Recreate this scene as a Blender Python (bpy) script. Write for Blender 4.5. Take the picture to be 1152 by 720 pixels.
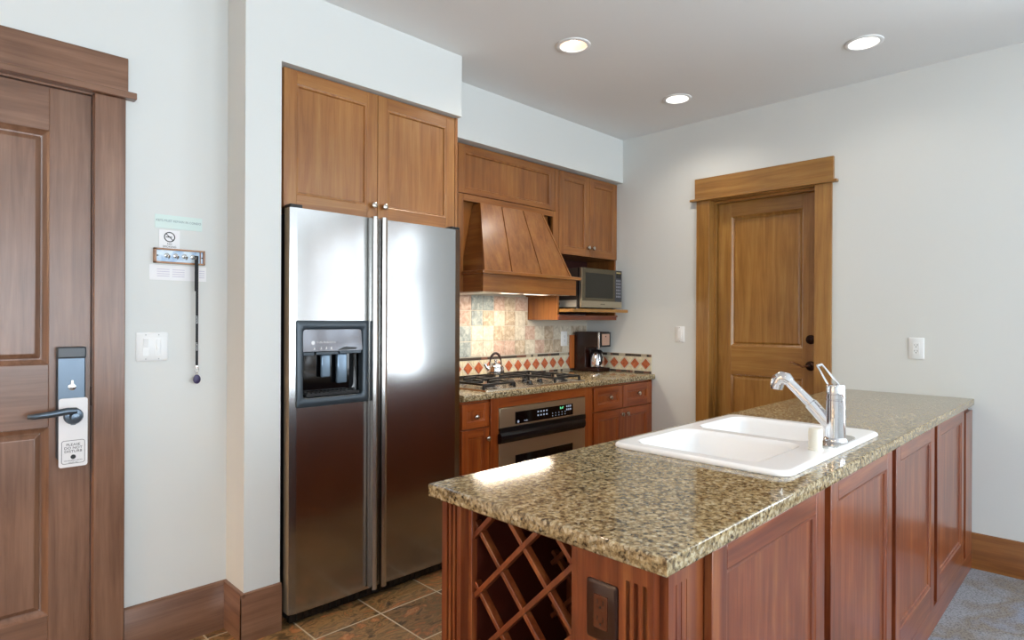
import bpy, bmesh, math, random
from mathutils import Vector, Matrix
random.seed(7)
S = bpy.context.scene
for o in list(bpy.data.objects): bpy.data.objects.remove(o)
PI = math.pi

# ------------------------------------------------------------------ camera
cam_d = bpy.data.cameras.new('camera'); cam = bpy.data.objects.new('camera', cam_d); S.collection.objects.link(cam)
cam_d.sensor_width = 36; cam_d.sensor_fit = 'HORIZONTAL'; cam_d.lens = 683.4/1152*36; cam_d.clip_start = .02
yaw, pitch, roll = math.radians(45.088), math.radians(-.041), math.radians(.238)
F = Vector((math.cos(yaw)*math.cos(pitch), math.sin(yaw)*math.cos(pitch), math.sin(pitch)))
R = Vector((math.sin(yaw), -math.cos(yaw), 0)); U = R.cross(F)
R2 = R*math.cos(roll)+U*math.sin(roll); U2 = -R*math.sin(roll)+U*math.cos(roll)
M = Matrix((( R2.x, U2.x, -F.x, 0), (R2.y, U2.y, -F.y, 0), (R2.z, U2.z, -F.z, 1.31), (0, 0, 0, 1)))
cam.matrix_world = M
S.camera = cam

# ------------------------------------------------------------------ view, world
S.view_settings.view_transform = 'Standard'; S.view_settings.look = 'None'
S.view_settings.gamma = 1; S.view_settings.use_curve_mapping = False
S.view_settings.exposure = 0.40
w = bpy.data.worlds.new('daylight'); S.world = w; w.use_nodes = True
bg = w.node_tree.nodes['Background']; bg.inputs[0].default_value = (.80, .90, 1, 1); bg.inputs[1].default_value = 1.5

# the daylight entering by the windows behind the camera
def area(name, loc, rot, sx, sy, power, col, spread=None):
    d = bpy.data.lights.new(name, 'AREA'); d.shape = 'RECTANGLE'; d.size = sx; d.size_y = sy; d.energy = power; d.color = col
    if spread: d.spread = spread
    o = bpy.data.objects.new(name, d); o.location = loc; o.rotation_euler = rot; S.collection.objects.link(o); return o
YB = -4.3; XL = -2.9; XR = 3.983; CE = 2.72
WIN_B = [(-2.3, -.5), (-.1, 1.7), (2.0, 3.5)]          # windows in the wall behind the camera
WIN_R = [(-3.9, -2.9), (-2.75, -1.75), (-1.6, -.6)]    # windows in the right wall, beside and behind the camera
WZ0, WZ1 = .62, 2.38
DAY = (.82, .92, 1.0)
for a, b in WIN_B: area('window_daylight', ((a+b)/2, YB-.25, (WZ0+WZ1)/2), (PI/2, 0, 0), b-a, WZ1-WZ0, 58, DAY)
for a, b in WIN_R: area('window_daylight', (XR+.30, (a+b)/2, (WZ0+WZ1)/2), (PI/2, 0, PI/2), b-a, WZ1-WZ0, 25, DAY)

# unseen fill lamps added outside, standing in for ground bounce, to brighten the ceiling
area('upward_fill', (.6, YB-1.2, .1), (math.radians(130), 0, 0), 6, 1.6, 420, (.84, .93, 1))
area('upward_fill', (XR+1.3, -2.2, .1), (math.radians(130), 0, PI/2), 4, 1.6, 300, (.84, .93, 1))

# ------------------------------------------------------------------ materials
def lin(c):
    c = [x/255 for x in c]
    return tuple([(x/12.92 if x <= .04045 else ((x+.055)/1.055)**2.4) for x in c])+(1,)
def newmat(name, col=(200, 200, 200), rough=.5, metal=0, **kw):
    m = bpy.data.materials.new(name); m.use_nodes = True; b = m.node_tree.nodes['Principled BSDF']
    b.inputs['Base Color'].default_value = lin(col); b.inputs['Roughness'].default_value = rough; b.inputs['Metallic'].default_value = metal
    for k, v in kw.items(): b.inputs[k.replace('_', ' ')].default_value = v
    return m
class NT:
    def __init__(s, m): s.t = m.node_tree; s.b = s.t.nodes['Principled BSDF']
    def n(s, typ, **kw):
        x = s.t.nodes.new(typ)
        for k, v in kw.items(): setattr(x, k, v)
        return x
    def l(s, a, b): s.t.links.new(a, b)
    def coords(s, scale=(1, 1, 1), rnd=0):
        tc = s.n('ShaderNodeTexCoord'); mp = s.n('ShaderNodeMapping'); mp.inputs['Scale'].default_value = scale
        src = tc.outputs['Object']
        if rnd:
            oi = s.n('ShaderNodeObjectInfo'); ad = s.n('ShaderNodeVectorMath', operation='MULTIPLY_ADD')
            cb = s.n('ShaderNodeCombineXYZ')
            for i in range(3): s.l(oi.outputs['Random'], cb.inputs[i])
            s.l(cb.outputs[0], ad.inputs[0]); ad.inputs[1].default_value = (rnd, rnd*1.7, rnd*.6); s.l(src, ad.inputs[2]); src = ad.outputs[0]
        s.l(src, mp.inputs['Vector']); return mp.outputs[0]
    def noise(s, vec, scale, detail=4, rough=.55, dist=0):
        x = s.n('ShaderNodeTexNoise'); x.inputs['Scale'].default_value = scale; x.inputs['Detail'].default_value = detail
        x.inputs['Roughness'].default_value = rough; x.inputs['Distortion'].default_value = dist; s.l(vec, x.inputs['Vector']); return x.outputs['Fac']
    def ramp(s, fac, stops, interp='LINEAR'):
        r = s.n('ShaderNodeValToRGB'); r.color_ramp.interpolation = interp; e = r.color_ramp.elements
        while len(e) < len(stops): e.new(.5)
        for q, (p, c) in zip(e, stops): q.position = p; q.color = lin(c) if max(c) > 3 else tuple(c)+(1,)
        s.l(fac, r.inputs[0]); return r.outputs[0]
    def mix(s, fac, a, b, mode='MIX'):
        x = s.n('ShaderNodeMix', data_type='RGBA', blend_type=mode)
        if isinstance(fac, (int, float)): x.inputs[0].default_value = fac
        else: s.l(fac, x.inputs[0])
        for i, v in ((6, a), (7, b)):
            if isinstance(v, tuple): x.inputs[i].default_value = v
            else: s.l(v, x.inputs[i])
        return x.outputs[2]
    def bump(s, h, strength=.1, dist=.002):
        b = s.n('ShaderNodeBump'); b.inputs['Strength'].default_value = strength; b.inputs['Distance'].default_value = dist
        s.l(h, b.inputs['Height']); s.l(b.outputs[0], s.b.inputs['Normal'])

def wood(name, dark, mid, light, axis, rough=.32, coat=.25, blotch=.5):
    m = newmat(name, mid, rough); t = NT(m)
    sc = [9, 9, 9]; sc['xyz'.index(axis)] = .55
    v = t.coords(tuple(sc), 7)
    grain = t.noise(v, 3.2, 6, .6, .6)
    sc2 = [70, 70, 70]; sc2['xyz'.index(axis)] = 2.2
    fine = t.noise(t.coords(tuple(sc2), 7), 3, 3, .6)
    blo = t.noise(t.coords((1, 1, 1), 7), 3.1, 3, .5)
    c = t.ramp(grain, [(.28, dark), (.5, mid), (.72, light)])
    c = t.mix(.22, c, t.ramp(fine, [(.3, dark), (.7, light)]))
    b2 = t.ramp(blo, [(.3, (.72, .70, .68)), (.7, (1.22, 1.2, 1.15))])
    c = t.mix(blotch, c, b2, 'MULTIPLY')
    t.l(c, t.b.inputs['Base Color'])
    t.b.inputs['Coat Weight'].default_value = coat; t.b.inputs['Coat Roughness'].default_value = .18
    t.bump(fine, .05, .001)
    return m
def woods(name, d, m_, l, **kw): return {a: wood(name+'_'+a, d, m_, l, a, **kw) for a in 'xyz'}
CAB = woods('cabinet_wood', (124, 74, 34), (151, 100, 52), (170, 123, 70))
RED = woods('island_wood', (80, 27, 9), (119, 53, 23), (155, 94, 50), blotch=.7, coat=.5, rough=.36)
BAS = woods('base_cabinet_wood', (108, 40, 10), (153, 71, 24), (172, 98, 43))
KIT = woods('kitchen_wood', (104, 55, 21), (136, 83, 36), (154, 105, 53), blotch=.65)
ENT = woods('entry_wood_cool_sheen', (92, 62, 45), (120, 86, 66), (139, 105, 84), blotch=.6, rough=.3)  # same alder as door_wood, with the entry's bluish window sheen in its colour
DOR = woods('door_wood', (122, 81, 33), (150, 105, 50), (169, 129, 69))
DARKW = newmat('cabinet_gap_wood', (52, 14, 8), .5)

WALL = newmat('wall_paint', (214, 217, 215), .75)
t = NT(WALL); t.bump(t.noise(t.coords(), 160, 3), .06, .001)
CEIL = newmat('ceiling_paint', (226, 228, 228), .85)
t = NT(CEIL); t.bump(t.noise(t.coords(), 130, 3), .06, .001)

def granite(name):
    m = newmat(name, (120, 110, 85), .09); t = NT(m); v = t.coords()
    vo = t.n('ShaderNodeTexVoronoi'); vo.inputs['Scale'].default_value = 150; t.l(v, vo.inputs['Vector'])
    sep = t.n('ShaderNodeSeparateColor'); t.l(vo.outputs['Color'], sep.inputs[0])
    c1 = t.ramp(sep.outputs[0], [(0, (42, 35, 26)), (.2, (96, 80, 55)), (.38, (148, 129, 94)), (.66, (173, 158, 123)), (.88, (196, 188, 164))], 'CONSTANT')
    n1 = t.noise(v, 70, 5, .7); c2 = t.ramp(n1, [(.39, (33, 28, 21)), (.45, (111, 93, 65)), (.54, (168, 149, 112)), (.66, (201, 193, 165))])
    n2 = t.noise(v, 14, 3, .5)
    c = t.mix(.55, c1, c2)
    c = t.mix(.6, c, t.ramp(n2, [(.3, (.92, .89, .85)), (.7, (1.3, 1.28, 1.24))]), 'MULTIPLY')
    t.l(c, t.b.inputs['Base Color']); t.b.inputs['Specular IOR Level'].default_value = .6
    return m
GRAN = granite('speckled_granite')

def slate():
    m = newmat('slate_tile', (100, 85, 60), .4); t = NT(m); tc = t.n('ShaderNodeTexCoord')
    P = .3125
    mp = t.n('ShaderNodeMapping'); mp.inputs['Location'].default_value = ((-1.498+P*20)/P, (-2.321+P*20)/P, 0); mp.inputs['Scale'].default_value = (1/P, 1/P, 1)
    t.l(tc.outputs['Object'], mp.inputs['Vector'])
    fr = t.n('ShaderNodeVectorMath', operation='FRACTION'); t.l(mp.outputs[0], fr.inputs[0])
    fl = t.n('ShaderNodeVectorMath', operation='FLOOR'); t.l(mp.outputs[0], fl.inputs[0])
    sx = t.n('ShaderNodeSeparateXYZ'); t.l(fr.outputs[0], sx.inputs[0])
    def edge(o):
        a = t.n('ShaderNodeMath', operation='SUBTRACT'); t.l(o, a.inputs[0]); a.inputs[1].default_value = .5
        b = t.n('ShaderNodeMath', operation='ABSOLUTE'); t.l(a.outputs[0], b.inputs[0]); return b.outputs[0]
    mx = t.n('ShaderNodeMath', operation='MAXIMUM'); t.l(edge(sx.outputs[0]), mx.inputs[0]); t.l(edge(sx.outputs[1]), mx.inputs[1])
    g = t.n('ShaderNodeMath', operation='GREATER_THAN'); t.l(mx.outputs[0], g.inputs[0]); g.inputs[1].default_value = .489
    wn = t.n('ShaderNodeTexWhiteNoise'); t.l(fl.outputs[0], wn.inputs['Vector'])
    off = t.n('ShaderNodeVectorMath', operation='MULTIPLY_ADD'); t.l(wn.outputs['Color'], off.inputs[0]); off.inputs[1].default_value = (9, 9, 9); t.l(tc.outputs['Object'], off.inputs[2])
    mp2 = t.n('ShaderNodeMapping'); mp2.inputs['Scale'].default_value = (1, 1.9, 1); mp2.inputs['Rotation'].default_value = (0, 0, .4); t.l(off.outputs[0], mp2.inputs[0])
    n = t.noise(mp2.outputs[0], 7, 7, .62, 1.2)
    c = t.ramp(n, [(.3, (51, 39, 26)), (.42, (99, 79, 53)), (.48, (155, 121, 81)), (.54, (106, 92, 62)), (.62, (172, 113, 70)), (.74, (195, 172, 132))])
    tint = t.ramp(wn.outputs['Value'], [(0, (.7, .62, .55)), (.5, (1, 1, .95)), (1, (1.2, 1.1, .95))])
    c = t.mix(.75, c, tint, 'MULTIPLY')
    c = t.mix(g.outputs[0], c, lin((196, 186, 164)))
    t.l(c, t.b.inputs['Base Color'])
    iv = t.n('ShaderNodeMath', operation='SUBTRACT'); t.l(n, iv.inputs[0]); t.l(g.outputs[0], iv.inputs[1]); t.bump(iv.outputs[0], .4, .003)
    return m
SLATE = slate()
def carpet():
    m = newmat('carpet_weave', (130, 122, 112), .95); t = NT(m); v = t.coords()
    n = t.noise(v, 2.6, 4, .55, .3); f = t.noise(v, 130, 2, .7)
    wv = t.n('ShaderNodeTexVoronoi'); wv.inputs['Scale'].default_value = 140; t.l(v, wv.inputs['Vector'])
    c = t.ramp(n, [(.40, (134, 140, 154)), (.5, (130, 122, 112)), (.6, (142, 144, 149))])
    c = t.mix(.75, c, t.ramp(f, [(.34, (.40, .41, .44)), (.54, (1.3, 1.3, 1.32))]), 'MULTIPLY')
    t.l(c, t.b.inputs['Base Color']); t.bump(wv.outputs['Distance'], .35, .004)
    return m
CARPET = carpet()
def stone(name, cols, scale=26, rough=.55):
    m = newmat(name, cols[1], rough); t = NT(m); v = t.coords()
    n = t.noise(v, scale, 6, .65, .8)
    c = t.ramp(n, [(.3, cols[0]), (.5, cols[1]), (.7, cols[2])])
    t.l(c, t.b.inputs['Base Color']); t.bump(n, .25, .002); return m
TILES = [stone('grey_blue_stone_tile', ((112, 120, 118), (148, 158, 156), (190, 192, 184))), stone('tan_stone_tile', ((140, 124, 104), (178, 162, 140), (210, 198, 178))),
    stone('pink_stone_tile', ((150, 122, 106), (186, 160, 144), (208, 192, 176))), stone('cream_stone_tile', ((168, 160, 142), (200, 192, 174), (222, 216, 202)))]
GROUT = newmat('grout', (196, 188, 172), .8)
DIAC = stone('cream_border_tile', ((186, 176, 148), (206, 198, 170), (220, 214, 190)), 40)
TERRA = stone('terracotta_tile', ((140, 66, 38), (172, 90, 54), (196, 120, 82)), 40, .45)
MOSD = newmat('dark_mosaic', (62, 54, 48), .4); MOSL = newmat('light_mosaic', (170, 160, 140), .4); MOSB = newmat('brown_mosaic', (112, 78, 62), .4)

def steel(name, col=(190, 188, 184), rough=.24, axis='x', aniso=.0):
    m = newmat(name, col, rough, 1); t = NT(m)
    sc = [260, 260, 260]; sc['xyz'.index(axis)] = 3
    n = t.noise(t.coords(tuple(sc)), 2.5, 2, .5)
    r = t.n('ShaderNodeMapRange'); r.inputs['To Min'].default_value = rough*.85; r.inputs['To Max'].default_value = rough*1.2; t.l(n, r.inputs[0]); t.l(r.outputs[0], t.b.inputs['Roughness'])
    t.bump(n, .035, .0006)
    return m
STEEL = steel('brushed_stainless', (176, 176, 176), .17); STEEL2 = newmat('oven_stainless', (196, 176, 146), .34, .85); SATIN = newmat('satin_metal', (200, 198, 194), .22, 1)
CHROME = newmat('chrome', (225, 225, 228), .06, 1); NICKEL = newmat('brushed_nickel', (205, 200, 192), .2, 1)
BRONZE = newmat('dark_bronze', (44, 26, 20), .25, .7)
BLACK = newmat('black_plastic', (14, 14, 15), .3); GLOSSB = newmat('black_glass', (8, 8, 10), .06); GREYP = newmat('grey_plastic', (58, 64, 70), .3)
SLATEP = newmat('dispenser_grey', (58, 68, 76), .3, .3); IRON = newmat('cast_iron', (22, 22, 24), .45)
WHITE = newmat('white_plastic', (232, 234, 234), .35); PORC = newmat('white_enamel', (252, 252, 252), .12); IVORY = newmat('ivory_plastic', (228, 224, 210), .35)
PAPER = newmat('white_card', (232, 232, 234), .6); GREENP = newmat('pale_green_card', (208, 226, 222), .6); INK = newmat('black_ink', (40, 44, 46), .6); INKG = newmat('grey_ink', (110, 134, 140), .6); INKL = newmat('pale_ink', (196, 192, 208), .6)
SLOT = newmat('dark_slot', (30, 28, 26), .6); BROWNP = newmat('brown_plastic', (52, 24, 14), .3); BLUEP = newmat('pewter_lock', (92, 104, 116), .28, .75)
STRAP = newmat('black_strap', (20, 20, 26), .7); FOB = newmat('purple_fob', (52, 40, 82), .4); KNOCKB = newmat('cutting_board_wood', (176, 98, 42), .5)
MWGLASS = newmat('microwave_glass', (82, 74, 56), .15, .3); HOODS = newmat('hood_steel', (200, 196, 188), .3, 1); PINKP = newmat('coffee_panel', (186, 150, 130), .35)
CMBODY = newmat('coffee_maker_plastic', (40, 18, 12), .22)
def emit(name, col, st):
    m = bpy.data.materials.new(name); m.use_nodes = True; b = m.node_tree.nodes['Principled BSDF']
    b.inputs['Base Color'].default_value = (0, 0, 0, 1); b.inputs['Emission Color'].default_value = col; b.inputs['Emission Strength'].default_value = st; return m
LAMPW = emit('lamp_glow', (1, .95, .86, 1), 6); DIGIT = emit('green_digits', (.2, 1, .45, 1), .9); DIGB = emit('pale_symbols', (.7, .8, 1, 1), .35); HOODL = emit('hood_lamp', (1, .86, .68, 1), 2.2)
GLASS = newmat('window_glass', (255, 255, 255), .0, 0, Transmission_Weight=1.0, IOR=1.02)
WFRAME = newmat('window_frame_paint', (120, 84, 56), .4)

# ------------------------------------------------------------------ mesh helpers
class MB:
    def __init__(s, T=None): s.v = []; s.f = []; s.m = []; s.sm = []; s.T = T
    def add(s, vs, fs, m=0, sm=False):
        n = len(s.v)
        for p in vs:
            p = Vector(p); s.v.append(s.T(p) if s.T else p)
        for f in fs: s.f.append([i+n for i in f]); s.m.append(m); s.sm.append(sm)
        return s
    def box(s, x0, x1, y0, y1, z0, z1, m=0):
        return s.add([(x0,y0,z0),(x1,y0,z0),(x1,y1,z0),(x0,y1,z0),(x0,y0,z1),(x1,y0,z1),(x1,y1,z1),(x0,y1,z1)],
            [(0,3,2,1),(4,5,6,7),(0,1,5,4),(1,2,6,5),(2,3,7,6),(3,0,4,7)], m)
    def ring(s, pts, m=0, closed=True, caps=True, sm=False):   # list of loops -> skin
        n = len(pts[0]); vs = [p for L in pts for p in L]; fs = []
        for k in range(len(pts)-1):
            for i in range(n if closed else n-1):
                j = (i+1) % n; fs.append((k*n+i, k*n+j, (k+1)*n+j, (k+1)*n+i))
        if caps: fs.append(tuple(range(n))[::-1]); fs.append(tuple((len(pts)-1)*n+i for i in range(n)))
        return s.add(vs, fs, m, sm)
    def tube(s, path, r, n=12, m=0, caps=True, flat=1.0):
        path = [Vector(p) for p in path]; L = []
        up = None
        for i, p in enumerate(path):
            d = (path[min(i+1, len(path)-1)]-path[max(i-1, 0)]).normalized()
            if up is None:
                up = Vector((0,0,1)) if abs(d.z) < .9 else Vector((1,0,0))
            a = d.cross(up).normalized(); b = a.cross(d).normalized(); up = b
            rr = r[i] if isinstance(r, (list, tuple)) else r
            L.append([p+a*rr*math.cos(2*PI*k/n)+b*rr*flat*math.sin(2*PI*k/n) for k in range(n)])
        return s.ring(L, m, True, caps, True)
    def lathe(s, c, prof, n=24, m=0, axis='z', caps=True):       # prof: (r, h)
        L = []
        for r, h in prof:
            r = max(r, 1e-5)
            q = []
            for k in range(n):
                a = 2*PI*k/n; x, y = r*math.cos(a), r*math.sin(a)
                q.append({'z': (c[0]+x, c[1]+y, c[2]+h), 'y': (c[0]+x, c[1]+h, c[2]-y), 'x': (c[0]+h, c[1]+x, c[2]+y)}[axis])
            L.append(q)
        return s.ring(L, m, True, caps, True)
    def prism(s, poly, z0, z1, m=0, sm=False):                   # poly in xy
        return s.ring([[(x, y, z0) for x, y in poly], [(x, y, z1) for x, y in poly]], m, True, True, sm)
def rrect(x0, x1, y0, y1, r, n=5):
    o = []
    for cx, cy, a0 in ((x1-r, y0+r, -90), (x1-r, y1-r, 0), (x0+r, y1-r, 90), (x0+r, y0+r, 180)):
        for k in range(n+1):
            a = math.radians(a0+90*k/n); o.append((cx+r*math.cos(a), cy+r*math.sin(a)))
    return o
# frames: (u, v, w) -> world; w grows towards the viewer of that face
def FY(y): return lambda p: Vector((p.x, y-p.z, p.y))            # a face looking towards -y; u = x, v = z
def FX(x): return lambda p: Vector((x-p.z, p.x, p.y))            # a face looking towards -x; u = y, v = z

def wloc(o):
    v = Vector(o.location)
    while o.parent: o = o.parent; v += Vector(o.location)
    return v
def obj(name, mb, mats, parent=None, bevel=0, seg=2, loc=None, ang=40):
    if not isinstance(mats, (list, tuple)): mats = [mats]
    base = wloc(parent) if parent else Vector((0, 0, 0))
    loc = Vector(loc) if loc is not None else base
    me = bpy.data.meshes.new(name); me.from_pydata([tuple(v-loc) for v in mb.v], [], mb.f)
    for m in mats: me.materials.append(m)
    for p, mi, sm in zip(me.polygons, mb.m, mb.sm): p.material_index = mi; p.use_smooth = sm
    bm = bmesh.new(); bm.from_mesh(me); bmesh.ops.recalc_face_normals(bm, faces=bm.faces); bm.to_mesh(me); bm.free()
    me.set_sharp_from_angle(angle=math.radians(ang))
    o = bpy.data.objects.new(name, me); S.collection.objects.link(o)
    if parent: o.parent = parent; o.location = loc-base
    else: o.location = loc
    if bevel:
        b = o.modifiers.new('bevel', 'BEVEL'); b.width = bevel; b.segments = seg; b.limit_method = 'ANGLE'; b.angle_limit = math.radians(35)
        b.harden_normals = False
    return o
def thing(name, label, cat, loc, group=None):
    o = bpy.data.objects.new(name, None); S.collection.objects.link(o); o.location = loc; o['label'] = label; o['category'] = cat
    o.empty_display_size = .05
    if group: o['group'] = group
    return o
def tag(o, label, cat, group=None):
    o['label'] = label; o['category'] = cat
    if group: o['group'] = group
    return o
def struct(name, mb, mats, parent=None, **kw):
    o = obj(name, mb, mats, parent, **kw)
    if not parent: o['kind'] = 'structure'
    return o
_font = {}
def text(mb, s, u, v, size, w=0, m=0, align='CENTER', depth=.0004, sx=1.0, rot=0):
    c = bpy.data.curves.new('lettering', 'FONT'); c.body = s; c.size = size; c.align_x = align; c.align_y = 'CENTER'; c.extrude = depth/2; c.resolution_u = 3
    o = bpy.data.objects.new('lettering', c); S.collection.objects.link(o)
    dg = bpy.context.evaluated_depsgraph_get(); me = bpy.data.meshes.new_from_object(o.evaluated_get(dg))
    cs, sn = math.cos(rot), math.sin(rot)
    mb.add([(u+(p.co.x*sx)*cs-p.co.y*sn, v+(p.co.x*sx)*sn+p.co.y*cs, w+p.co.z) for p in me.vertices], [tuple(p.vertices) for p in me.polygons], m)
    bpy.data.objects.remove(o); bpy.data.curves.remove(c); bpy.data.meshes.remove(me)

# inset rings: profile = [(inset, w), ...] from the opening inwards, then a flat field
def insets(mb, u0, u1, v0, v1, prof, m=0, ms=None):
    loops = [[(u0+i, v0+i, w), (u1-i, v0+i, w), (u1-i, v1-i, w), (u0+i, v1-i, w)] for i, w in prof]
    for k in range(len(loops)-1):
        vs = loops[k]+loops[k+1]
        mb.add(vs, [(0,1,5,4),(1,2,6,5),(2,3,7,6),(3,0,4,7)], ms[k] if ms else m)
    mb.add(loops[-1], [(0,1,2,3)], m)
def panel(mb, u0, u1, v0, v1, w, th, st, rl_t, rl_b, prof, mids=()):
    """stiles + rails + recessed panels. material 0 vertical grain, 1 horizontal grain; w = outer face"""
    mb.box(u0, u0+st, v0, v1, w-th, w, 0); mb.box(u1-st, u1, v0, v1, w-th, w, 0)
    edges = [v0+rl_b]+[e for m_ in mids for e in m_]+[v1-rl_t]
    mb.box(u0+st, u1-st, v0, v0+rl_b, w-th, w, 1); mb.box(u0+st, u1-st, v1-rl_t, v1, w-th, w, 1)
    for a, b in mids: mb.box(u0+st, u1-st, a, b, w-th, w, 1)
    for k in range(0, len(edges), 2):
        insets(mb, u0+st, u1-st, edges[k], edges[k+1], [(i, w+d) for i, d in prof], 0)
# box() takes (x,y,z) = (u,v,w)
CABP = [(0, -.001), (.004, -.003), (.009, -.0035), (.012, -.009), (.0125, -.0115)]
HOUSEP = [(0, -.001), (.004, -.005), (.014, -.012), (.018, -.013), (.020, -.011), (.030, -.005), (.032, -.0045)]
def knob(name, c, parent, facing='y', mat=NICKEL, r=.0155):
    mb = MB(); prof = [(.006, 0), (.0055, -.010), (.007, -.013), (r, -.016), (r*1.02, -.020), (r*.85, -.026), (r*.45, -.029), (.0001, -.0295)]
    mb.lathe(c, prof, 20, 0, facing, True); return obj(name, mb, mat, parent, loc=c)

# ------------------------------------------------------------------ the room
YW = 2.690; PY = 2.500; KW = 3.125
FX0 = 1.117                                  # inner side of the fridge recess
fl = MB().box(XL, XR+.3, .574, KW+.2, -.1, 0); struct('floor', fl, SLATE)
cp = MB().box(XL, XR+.02, YB, .574, -.1, .014); struct('floor_carpet', cp, CARPET)
struct('ceiling', MB().box(XL-.1, XR+.1, YB-.1, KW+.1, CE, CE+.1), CEIL)
# entry wall with the opening of the door
mb = MB(); mb.box(XL, -.45, YW, YW+.15, 0, CE); mb.box(.488, .9675, YW, YW+.15, 0, CE); mb.box(-.45, .488, YW, YW+.15, 2.135, CE)
struct('wall_entry', mb, WALL)
struct('wall_pier', MB().ring([[(x, y, z) for x, z in ((.9675, 0), (FX0, 0), (FX0, 2.395), (2.105, 2.395), (2.105, CE), (.9675, CE))] for y in (PY, KW)]), WALL)
struct('wall_above_cabinets', MB().box(2.105, XR, 2.768, KW, 2.385, CE), WALL)
struct('wall_kitchen', MB().box(FX0, XR+.15, KW, KW+.15, 0, CE), WALL)
# right wall with the opening of the inner door
mb = MB(); mb.box(XR, XR+.15, -.6, 1.337, 0, CE); mb.box(XR, XR+.15, YB, -.6, 0, WZ0); mb.box(XR, XR+.15, YB, -.6, WZ1, CE); mb.box(XR, XR+.15, YB, -3.9, WZ0, WZ1); mb.box(XR, XR+.15, -2.9, -2.75, WZ0, WZ1); mb.box(XR, XR+.15, -1.75, -1.6, WZ0, WZ1); mb.box(XR, XR+.15, 2.036, KW, 0, CE); mb.box(XR, XR+.15, 1.337, 2.036, 2.150, CE)
struct('wall_right', mb, WALL)
def holed(name, T, u0, u1, wins):
    mb = MB(T); mb.box(u0, u1, 0, WZ0, -.15, 0); mb.box(u0, u1, WZ1, CE, -.15, 0); e = [u0]+[q for w_ in wins for q in w_]+[u1]
    for k in range(0, len(e), 2): mb.box(e[k], e[k+1], WZ0, WZ1, -.15, 0)
    struct(name, mb, WALL)
TB = lambda p: Vector((p.x, YB+p.z, p.y)); TL = lambda p: Vector((XL+p.z, p.x, p.y))
holed('wall_back', TB, XL, XR, WIN_B); holed('wall_left', TL, YB, YW, []); TRW = lambda p: Vector((XR-p.z, p.x, p.y))
n = 0
for T, W_ in ((TB, WIN_B), (TRW, WIN_R)):
    for a, b in W_:
        n += 1; mb = MB(T); f = .05
        for q in ((a, b, WZ0, WZ0+f), (a, b, WZ1-f, WZ1), (a, a+f, WZ0, WZ1), (b-f, b, WZ0, WZ1), (a, b, 1.76, 1.86), ((a+b)/2-.025, (a+b)/2+.025, WZ0, WZ1)): mb.box(*q, -.1, -.05)  # wide cross bar added to put a grey band into the fridge reflection
        wf = struct('window_%d' % n, mb, WFRAME)
        mb = MB(T); c = .09
        for q in ((a-c, b+c, WZ1, WZ1+.12), (a-c, b+c, WZ0-.08, WZ0), (a-c, a, WZ0, WZ1), (b, b+c, WZ0, WZ1)): mb.box(*q, .0, .02)
        obj('window_casing', mb, DOR['z'], wf)

# baseboards with a lighter top bead
def base(name, T, u0, u1, h, mats, z0=0):
    mb = MB(T); mb.ring([[(u, z0, 0), (u, z0, .014), (u, h-.018, .014), (u, h-.014, .011), (u, h-.004, .010), (u, h, .004), (u, h, 0)] for u in (u0, u1)], 0, True, True)
    return struct(name, mb, mats)
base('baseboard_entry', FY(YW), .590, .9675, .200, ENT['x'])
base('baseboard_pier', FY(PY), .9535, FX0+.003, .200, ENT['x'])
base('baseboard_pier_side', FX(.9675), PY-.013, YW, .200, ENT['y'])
base('baseboard_right', FX(XR), YB, .573, .2, KIT['y'], .0)
base('baseboard_right_kitchen', FX(XR), 2.14, 2.49, .2, DOR['y'])
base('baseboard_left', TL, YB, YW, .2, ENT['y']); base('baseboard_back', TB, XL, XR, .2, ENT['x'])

# ------------------------------------------------------------------ entry door
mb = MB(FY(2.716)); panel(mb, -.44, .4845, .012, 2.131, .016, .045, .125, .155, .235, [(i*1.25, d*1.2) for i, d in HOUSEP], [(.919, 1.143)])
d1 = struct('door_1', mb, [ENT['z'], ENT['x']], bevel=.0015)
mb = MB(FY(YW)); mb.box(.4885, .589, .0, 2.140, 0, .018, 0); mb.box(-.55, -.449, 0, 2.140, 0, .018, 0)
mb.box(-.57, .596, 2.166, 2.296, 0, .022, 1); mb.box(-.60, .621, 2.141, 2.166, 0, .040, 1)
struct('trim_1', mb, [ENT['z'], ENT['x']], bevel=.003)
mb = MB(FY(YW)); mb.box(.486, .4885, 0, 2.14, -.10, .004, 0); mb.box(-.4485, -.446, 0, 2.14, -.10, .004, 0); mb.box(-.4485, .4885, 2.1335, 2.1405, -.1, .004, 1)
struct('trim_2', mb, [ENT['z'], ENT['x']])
mb = MB(FY(2.70)); mb.box(.4835, .4955, .985, 1.055, -.004, .0108); obj('strike_plate', mb, BRONZE, d1, bevel=.001)
# lock set
mb = MB(FY(2.70))
mb.ring([[(x, y, w_) for x, y in rrect(.380-i, .466+i, .80+0-i, 1.203+i, .010, 4)] for i, w_ in ((0, 0), (0, .018), (-.004, .024))], 0, True, True)
lk = obj('lock_plate', mb, BLUEP, d1)
mb = MB(FY(2.70)); mb.box(.379, .467, 1.163, 1.205, .0, .030); obj('lock_cap', mb, GREYP, lk, bevel=.006, seg=3)
mb = MB(FY(2.70)); mb.lathe((.424, 1.060, .024), [(.012, 0), (.012, .004), (.004, .006)], 18); mb.prism([(.418, 1.06), (.430, 1.06), (.427, 1.085), (.421, 1.085)], .024, .034)
obj('thumb_turn', mb, SATIN, lk)
mb = MB(FY(2.70)); mb.lathe((.428, .955, .022), [(.030, 0), (.030, .010), (.026, .016), (.014, .018), (.013, .050), (.0, .052)], 24)
mb.tube([(.432, .976, .060), (.405, .978, .064), (.36, .972, .066), (.312, .968, .062), (.296, .968, .054)], [.013, .013, .0115, .010, .008], 12, 0, True, .8)
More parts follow.
